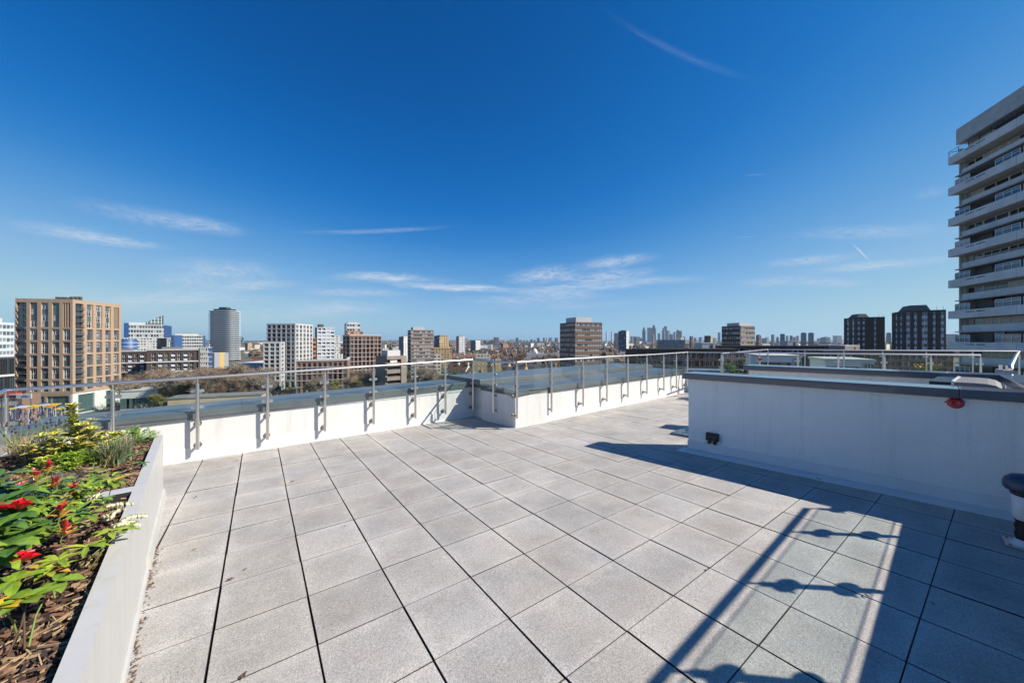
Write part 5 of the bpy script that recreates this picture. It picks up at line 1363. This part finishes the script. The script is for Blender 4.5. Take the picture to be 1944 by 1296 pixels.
for i, (x0, x1, yt, zc, k) in enumerate(SKY):
    p = cpos((x0 + x1) / 2, zc, GZ); w = (x1 - x0) / FPX * zc; h = zof(yt, zc) - GZ; m = MB(); mm = SM[k]; t = w * .5
    if i in (0, 2, 4): m.hexa([(-t, -t, 0), (t, -t, 0), (t, t, 0), (-t, t, 0), (-t, -t, h * .8), (t, -t, h * .8), (t, t, h * .8), (-t, t, h * .8)], mm); m.hexa([(-t * .7, -t * .7, h * .8), (t * .7, -t * .7, h * .8), (t * .7, t * .7, h * .8), (-t * .7, t * .7, h * .8), (-t * .4, -t * .4, h), (t * .4, -t * .4, h), (t * .4, t * .4, h), (-t * .4, t * .4, h)], mm, skip=(0,))
    else:
        m.box(-t, -t, 0, t, t, h, mm)
        if i % 3 == 0: m.box(-t * .4, -t * .4, h, t * .5, t * .4, h * 1.03 + 2, ROOFG)
    o = m.build('skyline_tower'); o.location = p; o.rotation_euler = (0, 0, -YAW + R(rb.uniform(-35, 35))); tag(o, NM[k], 'tower', NM[k].replace('small far ', '').replace(' tower', ' towers').replace(' block', ' blocks'))
# wedge roofed hall, chimneys, spires
def simple(name, label, cat, x, zc, build, rz=0.):
    r = thing(name, label, cat, cpos(x, zc, GZ), rz - YAW); build(r, zc / FPX, zc); return r
def wedge(r, k, zc):
    h = zof(644, zc) - GZ; m = MB(); w = 11 * k; m.hexa([(-w / 2, -15, 0), (w / 2, -15, 0), (w / 2, 15, 0), (-w / 2, 15, 0), (-w / 2, -15, h - 6.5 * k), (w / 2, -15, h), (w / 2, 15, h), (-w / 2, 15, h - 6.5 * k)], W_BLUE); m.build('wall', r)
simple('exhibition_hall', 'dark wedge shaped building rising to the right on the skyline', 'building', 930, 3000, wedge)
for (x, lab) in ((1151.5, 'left of two pale slim power station chimneys on the skyline'), (1161.5, 'right of two pale slim power station chimneys on the skyline')):
    def chim(r, k, zc): m = MB(); h = zof(630, zc) - GZ; m.lathe([(1.6 * k, 0), (1.3 * k, h * .9), (1.15 * k, h)], W_SHOP, n=14); m.build('shaft', r); q = MB(); q.lathe([(1.3 * k, h), (1.3 * k, h + 3)], CONC, n=14); q.build('rim', r)
    simple('chimney', lab, 'chimney', x, 2600, chim)
def spire(r, k, zc):
    h0 = zof(660, zc) - GZ; h1 = zof(644, zc) - GZ; m = MB(); w = 2.6 * k; m.box(-w, -w, 0, w, w, h0, BRICK_DKBR); m.box(w, -w * .8, 0, w * 5, w * .8, h0 * .55, BRICK_DKBR); m.build('tower', r)
    q = MB(); 
    for i in range(8):
        a, b = math.pi / 4 * i, math.pi / 4 * (i + 1); q.face([(w * math.cos(a), w * math.sin(a), h0), (w * math.cos(b), w * math.sin(b), h0), (0, 0, h1)], SLATE)
    q.build('spire', r)
simple('church', 'church with a tall dark pointed spire between the red flats and striped slab tower', 'church', 742, 560, spire)
def mosque(r, k, zc):
    m = MB(); m.box(-14, -8, 0, 14, 8, 13, WALLW); m.build('wall', r)
    q = MB(); q.lathe([(4, 13), (4.2, 15), (3.2, 18), (1.4, 19.6), (.2, 21)], CONC, n=16); q.build('dome', r)
    q = MB(); q.lathe([(1.1, 0), (1.0, 20), (1.5, 20.4), (1.5, 21), (.8, 21.2), (.7, 24), (.05, 27)], WALLW, (11, -6, 0), 12); q.build('minaret', r)
simple('mosque', 'white domed building with one slim minaret among the houses', 'mosque', 1015, 520, mosque)
def gasholder(r, k, zc):
    m = MB(); m.lathe([(9, 0), (9, 30), (12, 38), (12, 44), (8, 47), (.1, 48)], W_BLUE, n=20); m.build('tank', r)
simple('water_tower', 'pale water tower right of the rounded white tower', 'water tower', 456, 1500, gasholder)

# sheds and low flat roofs below the terrace
def shed(name, label, xl, xc, xr, yt, zc, th, wm, rm, wl=None, wr=None, cat='building'):
    b = Bld(name, label, xl, xc, xr, yt, zc, th, cat, wl=wl, wr=wr); b.m.box(0, 0, 0, b.wr, b.wl, b.h - .5, wm); b.m.build('wall', b.root)
    q = MB(); q.box(-.3, -.3, b.h - .499, b.wr + .3, b.wl + .3, b.h, rm); q.build('roof', b.root); return b
shed('warehouse', 'long pale blue roofed warehouse left of the white gridded tower', 448, 450, 506, 689, 262, 8, W_SHOP, WALLWB, 60)
shed('warehouse', 'orange brick low block behind the warehouse roof', 478, 479, 502, 677, 400, 8, BRICK_ORG, ROOFG, 20)
shed('flat_roofed_building', 'long low flat roofed building with tan wall just below the coping, left of centre', 318, 496, 500, 747, 150, 112, mat('sandstone_wall', (.42, .34, .22), .9, var=.15, vscale=.3), ROOFG, wr=9)
b_ = shed('school_building', 'low white building with green windows hidden behind bare trees', 228, 300, 303, 738, 160, 115, WALLW, WALLW, wr=11)
for i in range(6): inst('window', window_mesh('gG3', 3.0, 4.5)[0], b_.root, Matrix.Translation((-.03, b_.wl * (.12 + .15 * i) + 1.5, 2)) @ Matrix.Rotation(-math.pi / 2, 4, 'Z'))
shed('shed', 'grey greenhouse roofed yard building left of the long balustrade', 1020, 1022, 1060, 713, 200, 6, W_SHOP, ROOFG, 14)
# shopping yard under the tan block
YELP = mat('yellow_paint', (.70, .45, .02), .5); BLUEP = mat('blue_paint', (.03, .09, .35), .5); ORGP = mat('orange_paint', (.6, .22, .03), .5)
sg = thing('shop_sign', 'white shop sign board with a red and black mark under the tan block', 'sign', cpos(38, 128, GZ), -YAW + R(8))
h0 = zof(756.5, 128) - GZ; m = MB(); m.box(-3.4, 0, h0, 3.4, .3, h0 + 1.7, WALLW); m.build('board', sg)
m = MB(); m.box(-3.2, -.04, h0 + .35, -1.2, -.005, h0 + 1.35, DARKIN); m.box(-3.2, -.03, h0 + .12, -1.2, -.004, h0 + .3, REDP); m.build('left_mark', sg)
m = MB()
for i in range(6): m.box(.3 + i * .42, -.03, h0 + .4, .3 + i * .42 + .3, -.005, h0 + .75 + .12 * (i % 2), BLUEP)
m.tube([(.6, -.03, h0 + 1.0), (1.2, -.03, h0 + 1.25), (2.2, -.03, h0 + 1.05)], .06, BLUEP, 6); m.build('blue_mark', sg)
m = MB()
for s in (-3.2, 3.1): m.box(s, .05, 0, s + .15, .25, h0, GFRAME)
m.build('posts', sg)
cp = thing('shop_canopy', 'bright red shop canopy at the left edge below the tan block', 'canopy', cpos(8, 132, GZ), -YAW + R(8))
h1 = zof(751, 132) - GZ; m = MB(); m.box(-6, -2, h1, 5.6, 0, h1 + 1.2, mat('red_canopy', (.5, .05, .02), .5)); m.build('fascia', cp); m = MB(); m.box(-6, .01, 0, 5.6, 6, h1, BRICK_RED); m.build('shop_wall', cp)
ry = random.Random(4)
for i in range(13):
    x = 17 + i * 8.6; zc = 118 + (i % 3) * 3; w = 1.3
    st = thing('market_stall', 'small yellow and blue market stall stacked with goods under the tan block', 'market stall', cpos(x, zc, GZ), -YAW + R(ry.uniform(-20, 20)), 'market stalls in the yard')
    hh = zof(768 + ry.uniform(-4, 7), zc) - GZ; m = MB(); m.hexa([(-w, -1, hh - .4), (w, -1, hh - .4), (w, 1, hh), (-w, 1, hh), (-w, -1, hh - .25), (w, -1, hh - .25), (w, 1, hh + .15), (-w, 1, hh + .15)], (YELP, YELP, BLUEP, WALLW, ORGP)[i % 5]); m.build('canopy', st)
    m = MB()
    for a in (-w + .05, w - .15):
        for c in (-.95, .85): m.box(a, c, 0, a + .1, c + .1, hh - .45, BLUEP if i % 2 else WALLW)
    m.build('frame', st); m = MB()
    for q in range(14): a, z, s = ry.uniform(-w + .2, w - .5), ry.uniform(.3, hh - 1.3), ry.uniform(.25, .6); m.box(a, -.7 + .09 * q, z, a + s, -.62 + .09 * q, z + s, ry.choice((YELP, WALLW, BLUEP, BRICK_ORG, WALLWB, DARKIN)))
    m.build('goods', st)

# houses
def house_mesh(wm, rm, w=8.5, d=9, h=6.2, r=3.6, gable=False):
    root = thing('house', 'h', 'house'); m = MB()
    m.face([(0, 0, 0), (w, 0, 0), (w, 0, h), (0, 0, h)], wm); m.face([(w, d, 0), (0, d, 0), (0, d, h), (w, d, h)], wm)
    m.face([(w, 0, 0), (w, d, 0), (w, d, h), (w, d / 2, h + r - .05), (w, 0, h)], wm); m.face([(0, d, 0), (0, 0, 0), (0, 0, h), (0, d / 2, h + r - .05), (0, d, h)], wm); m.build('wall', root)
    q = MB(); q.face([(-.2, -.35, h - .25), (w + .2, -.35, h - .25), (w + .2, d / 2, h + r), (-.2, d / 2, h + r)], rm); q.face([(w + .2, d + .35, h - .25), (-.2, d + .35, h - .25), (-.2, d / 2, h + r), (w + .2, d / 2, h + r)], rm); ro = q.build('roof', root)
    q = MB(); q.box(w * .82, d * .42, h + r * .55, w * .98, d * .62, h + r + 1.5, wm)
    for i in range(3): q.tube([(w * (.85 + .05 * i), d * .52, h + r + 1.5), (w * (.85 + .05 * i), d * .52, h + r + 2.0)], .13, TILE_R, 6)
    q.build('chimney', ro)
    for i in range(2):
        for z in (1.2, 4.0): inst('window', window_mesh('bWm', 1.5, 1.5)[0], root, Matrix.Translation((w * (.14 + .45 * i), -.02, z)))
    bpy.context.view_layer.update(); note_kids(root); return root
HL = [('brown roofed brick terrace house in the streets below the skyline', BRICK_RED, TILE), ('slate roofed yellow brick terrace house in the streets below the skyline', BRICK_YEL, SLATE), ('white walled slate roofed terrace house in the streets below the skyline', WALLW, SLATE), ('red tiled cream terrace house in the streets below the skyline', CREAM, TILE_R), ('brown tiled dark brick terrace house in the streets below the skyline', BRICK_DKBR, TILE)]
HP = [house_mesh(a, c) for _, a, c in HL]; used = [False] * 5
def place_house(p, rz, k, label=None, sc=1.0):
    if not used[k]: o = HP[k]; used[k] = True
    else: o = copy_tree(HP[k])
    o.location = p; o.rotation_euler = (0, 0, rz); o.scale = (sc, sc, sc * random.uniform(.95, 1.2)); o['label'] = label or HL[k][0]
    if label:
        if 'group' in o: del o['group']
    else: o['group'] = 'terrace houses of kind %s' % ('brown roofed', 'slate and yellow brick', 'white walled', 'red tiled cream', 'dark brick')[k]
    return o
rh = random.Random(31)
nh = 0
for (xa, xb, da, db, rows) in ((850, 1062, 300, 900, 9), (1145, 1215, 300, 800, 7), (1440, 1600, 400, 900, 5), (440, 500, 420, 800, 4), (1682, 1694, 350, 700, 3)):
    for r_ in range(rows):
        dep = da * (db / da) ** (r_ / max(1, rows - 1)); x = xa + rh.uniform(0, 12); th = R(rh.choice((-25, 12, 20, 35, -12)))
        while x < xb:
            k = rh.choices(range(5), (4, 3, 2, 2, 3))[0]
            for j in range(rh.randint(2, 5)):
                if x > xb or nh > 235: break
                p = cpos(x, dep, GZ) + Vector((math.cos(th - YAW), math.sin(th - YAW), 0)) * 0; place_house(p, th - YAW, k if rh.random() < .8 else rh.randrange(5)); nh += 1
                x += 8.6 * math.cos(th) / dep * FPX; dep *= 1 + 8.6 * math.sin(th) / dep
            x += rh.uniform(4, 22) / dep * 300
            dep = da * (db / da) ** (r_ / max(1, rows - 1)) * rh.uniform(.96, 1.04)
for (x, dep, lab) in ((905, 205, 'yellow brick gabled house facing the balustrade corner, left one'), (921, 200, 'yellow brick gabled house facing the balustrade corner, right one')):
    place_house(cpos(x, dep, GZ), R(78) - YAW, 1, lab, 1.15)
# far rooftops and woods too many to count
fm = MB(); FR = [SLATE, TILE, TILE_R]; FW = [WALLW, CREAM, BRICK_YEL, BRICK_RED, WALLWB, CONC]
for i in range(1900):
    dep = 820 * (5200 / 820) ** (rh.random() ** .9); x = rh.uniform(-20, 1960); p = cpos(x, dep, GZ); a = rh.uniform(0, 3.14); w, d, h = rh.uniform(7, 22), rh.uniform(8, 12), rh.uniform(5, 10) if rh.random() < .9 else rh.uniform(12, 22)
    M4 = Matrix.Translation(p) @ Matrix.Rotation(a, 4, 'Z'); q = MB(); wm, rm = rh.choice(FW), rh.choice(FR)
    if rh.random() < .7:
        q.hexa([(-w, -d / 2, 0), (w, -d / 2, 0), (w, d / 2, 0), (-w, d / 2, 0), (-w, -d / 2, h), (w, -d / 2, h), (w, d / 2, h), (-w, d / 2, h)], wm, skip=(0, 1))
        q.face([(-w, -d / 2, h), (w, -d / 2, h), (w, 0, h + 3.5), (-w, 0, h + 3.5)], rm); q.face([(w, d / 2, h), (-w, d / 2, h), (-w, 0, h + 3.5), (w, 0, h + 3.5)], rm)
    else: q.box(-w, -d / 2, 0, w, d / 2, h, wm)
    fm.add(q, M4)
tag(fm.build('distant_rooftops'), 'sea of small far roofs and walls reaching to the horizon', 'rooftops', kind='stuff')

# ---------------------------------------------------------------- trees
BARK = mat('grey_brown_bark', (.13, .10, .075), .95, var=.2, vscale=2)
TWIG = [mat('brown_twigs', (.24, .175, .12), .95, col2=(.17, .125, .085), c2scale=.8), mat('olive_twigs', (.23, .21, .09), .95, col2=(.17, .15, .075), c2scale=.8), mat('pale_twigs', (.33, .27, .21), .95, col2=(.22, .18, .13), c2scale=.8), mat('spring_leaves', (.20, .20, .035), .8, col2=(.13, .14, .03), c2scale=.8), mat('evergreen_leaves', (.03, .06, .018), .8, col2=(.05, .085, .025), c2scale=.9)]
def tree_mesh(seed, H, spread, twig, ntw, leafy=0., leafm=None):
    r = random.Random(seed); tr, cr = MB(), MB(); tips = []
    def branch(p, d, L, rad, lev):
        q = p; pts = [p]; dd = d
        for i in range(3):
            dd = (dd + Vector((r.uniform(-.2, .2), r.uniform(-.2, .2), r.uniform(-.05, .22)))).normalized(); q = q + dd * L / 3; pts.append(q)
        tr.tube(pts, rad, BARK, 5 if lev < 2 else 3, False, r1=rad * .45)
        if lev >= 3: tips.append((pts[1], dd)); tips.append((q, dd)); return
        for i in range(r.randint(3, 4) if lev else 6):
            t = r.uniform(.35, 1.0); s = pts[min(3, int(t * 3))]; a = r.uniform(0, 6.28); up = .35 if lev else .5
            nd = (dd * .55 + Vector((math.cos(a) * spread, math.sin(a) * spread, r.uniform(.1, up + .3)))).normalized(); branch(s.lerp(q, r.uniform(0, .6)), nd, L * r.uniform(.5, .72), rad * .5, lev + 1)
    branch(Vector((0, 0, 0)), Vector((0, 0, 1)), H * .5, H * .02, 0)
    for i in range(ntw):
        p, d = r.choice(tips); p = p + Vector((r.gauss(0, .35), r.gauss(0, .35), r.gauss(0, .35))); a = r.uniform(0, 6.28)
        e = (d * .6 + Vector((math.cos(a), math.sin(a), r.uniform(-.4, .9)))).normalized(); L = r.uniform(.5, 1.5) * H / 14; w = r.uniform(.025, .06) * H / 14; s = e.cross(Vector((r.uniform(-1, 1), r.uniform(-1, 1), .3))).normalized() * w
        if r.random() < leafy:
            u = e * r.uniform(.16, .38); v = s.normalized() * r.uniform(.14, .3); cr.face([p - u - v * .4, p - v, p + u, p + v * .8], leafm)
        else: cr.face([p - s, p + s, p + e * L + s * .3, p + e * L - s * .3], twig)
    return tr.mesh('trunk'), cr.mesh('crown')
TL = [('bare brown tree with a fine twiggy crown', 0, 16, .75, 0, None), ('bare olive tinted tree budding into leaf', 1, 14, .8, .25, 3), ('pale grey bare tree with loose crown', 2, 17, .7, 0, None), ('bare dark brown spreading tree', 0, 13, .95, 0, None), ('yellow green tree in young leaf', 1, 12, .85, .7, 3), ('dark evergreen tree', 1, 11, .75, .95, 4)]
TM = [tree_mesh(50 + i, h, sp, TWIG[tw], 3000, lf, TWIG[lm] if lm is not None else None) for i, (_, tw, h, sp, lf, lm) in enumerate(TL)]
rt = random.Random(77)
def tree(x, dep, k, sc=1.0, where='', label=None):
    p = cpos(x, dep, GZ); lab = label or (TL[k][0] + ' ' + where)
    o = thing('evergreen_tree' if k == 5 else 'bare_tree' if k < 4 else 'young_leaf_tree', lab, 'tree', p, rt.uniform(0, 6.28), None if label else 'trees ' + where + ' of kind: ' + TL[k][0])
    o.scale = (sc, sc, sc * rt.uniform(.85, 1.1)); inst('trunk', TM[k][0], o); inst('crown', TM[k][1], o)
def belt(n, x0, x1, d0, d1, ks, s0, s1, where):
    for i in range(n): tree(x0 + (x1 - x0) * (i + rt.random()) / n, rt.uniform(d0, d1), rt.choice(ks), rt.uniform(s0, s1), where)
belt(34, 232, 505, 160, 205, (0, 0, 1, 2, 2, 0), 1.0, 1.3, 'in the belt below the dark brick flats')
belt(9, 290, 500, 150, 165, (0, 3, 3, 1), .55, .8, 'in the belt below the dark brick flats')
belt(8, 400, 520, 215, 250, (0, 2, 1), .8, 1.1, 'beside the warehouse and gridded tower')
belt(30, 645, 905, 185, 250, (0, 1, 1, 2, 1), .8, 1.1, 'in the belt behind the middle balustrade')
belt(10, 585, 720, 168, 190, (0, 0, 2, 1), .85, 1.15, 'in front of the red brown flats')
belt(8, 930, 1070, 215, 330, (0, 3, 1), .5, .8, 'among the houses right of the stepped corner')
belt(10, 1150, 1230, 260, 420, (0, 3, 1), .7, 1.0, 'right of the big striped tower')
belt(16, 880, 1060, 380, 750, (0, 3, 1, 0), .8, 1.2, 'among the far terrace streets')
belt(9, 1620, 1800, 120, 150, (0, 3, 3, 1), .45, .7, 'below the dark brown towers')
tree(1503, 100, 4, 1.55, label='yellow green tree in young leaf standing before the far white stair house')
tree(1535, 108, 4, 1.25, label='lower yellow green tree right of the white stair house')
tree(532, 168, 5, .62, label='round dark evergreen bush at the foot of the white gridded tower')
belt(12, 330, 505, 158, 172, (0, 2, 0, 1), 1.0, 1.25, 'in the belt below the dark brick flats')
belt(8, 1062, 1150, 190, 225, (0, 3, 1), .6, .8, 'at the foot of the big striped tower')
belt(5, 440, 500, 172, 185, (5, 5), .5, .7, 'low in the belt left of the gridded tower')
# hedge-like scrub on the ground and far woods: one uncountable mass each
sm_ = MB()
for i in range(9000):
    x = rt.uniform(225, 960); dep = rt.uniform(150, 260); p = cpos(x, dep, GZ); hgt = rt.uniform(.3, 3.4); p += Vector((0, 0, hgt)); a = rt.uniform(0, 6.28); e = Vector((math.cos(a), math.sin(a), rt.uniform(.2, 1.6))).normalized() * rt.uniform(.6, 1.9); s = Vector((-math.sin(a), math.cos(a), 0)) * rt.uniform(.06, .3)
    sm_.face([p - s, p + s, p + e + s * .5, p + e - s * .5], TWIG[rt.choice((0, 1, 1, 3, 0))])
tag(sm_.build('scrub'), 'brown green undergrowth covering the ground between the bare trees', 'scrub', kind='stuff')
WOOD = [mat('far_wood_brown', (.115, .085, .06), .95, var=.35, vscale=.09), mat('far_wood_olive', (.10, .095, .05), .95, var=.35, vscale=.09), mat('far_wood_dark', (.075, .06, .045), .95, var=.3, vscale=.1)]
wd = MB()
def clump(p, w, h, r, m):
    n = 6; rings = [(1.0, .15), (.95, .5), (.6, .85)]; b = []
    for (k, z) in rings: b.append([p + Vector((math.cos(6.28 * i / n + z) * w * k * r.uniform(.7, 1.2), math.sin(6.28 * i / n + z) * w * k * r.uniform(.7, 1.2), h * z * r.uniform(.85, 1.15))) for i in range(n)])
    t = p + Vector((r.uniform(-.2, .2) * w, 0, h))
    for q in range(2):
        for i in range(n): wd.face([b[q][i], b[q][(i + 1) % n], b[q + 1][(i + 1) % n], b[q + 1][i]], m)
    for i in range(n): wd.face([b[2][i], b[2][(i + 1) % n], t], m)
for i in range(3200):
    dep = 640 * (5600 / 640) ** (rt.random() ** .85); x = rt.uniform(-30, 1970); k = rt.choice((0, 0, 1, 2)); clump(cpos(x, dep, GZ), rt.uniform(3, 8) * (1 + dep / 3000), rt.uniform(7, 13) * (1 + dep / 9000), rt, WOOD[k])
tag(wd.build('far_woods'), 'brown winter woods between the far roofs up to the horizon', 'woods', kind='stuff')
HILL = mat('far_hill', (.09, .085, .07), .95, var=.2, vscale=.004)
hm = MB(); P = []
for i in range(90):
    x = -200 + 2340 * i / 89; dep = 8500; hh = 16 + 6 * math.sin(i * .35) + 4 * math.sin(i * .9 + 1) + (34 * min(1, (x - 1500) / 150) if x > 1500 else 0); P.append((cpos(x, dep, GZ), cpos(x, dep + 500, GZ + 2 * hh), cpos(x, dep + 2500, GZ)))
for a, b in zip(P, P[1:]): hm.face([a[0], b[0], b[1], a[1]], HILL, True); hm.face([a[1], b[1], b[2], a[2]], HILL, True)
tag(hm.build('hills'), kind='structure')

# left run of the balustrade, seen only at its corner
dl = (Vector((*LEFT1, 0)) - Vector((*A0, 0))).normalized(); nl_ = Vector((dl.y, -dl.x, 0))
if nl_.x > 0: nl_ = -nl_
c0 = Vector((-2.32, onA_(-2.32), 0))
balustrade('glass_balustrade', 'balustrade turning towards the viewer at the far left corner behind the planters', [((c0 + dl * t).x, (c0 + dl * t).y, nl_) for t in (.03, 1.1, 2.2)], [-.56, -.57, -.58], zlow(.5), lambda i: -.64, -1.0, (-.72, -.94), ())
HAZE = True
if HAZE:
    hz = bpy.data.materials.new('haze'); hz.use_nodes = True; n = hz.node_tree.nodes; n.clear()
    pv = n.new('ShaderNodeVolumePrincipled'); o_ = n.new('ShaderNodeOutputMaterial'); hz.node_tree.links.new(pv.outputs[0], o_.inputs['Volume'])
    pv.inputs['Color'].default_value = (.62, .80, 1.0, 1); pv.inputs['Density'].default_value = .00005; pv.inputs['Anisotropy'].default_value = .2
    m = MB(); m.box(-13500, -13500, GZ - 1, 13500, 13500, 190, hz); o = m.build('haze'); tag(o, kind='stuff')
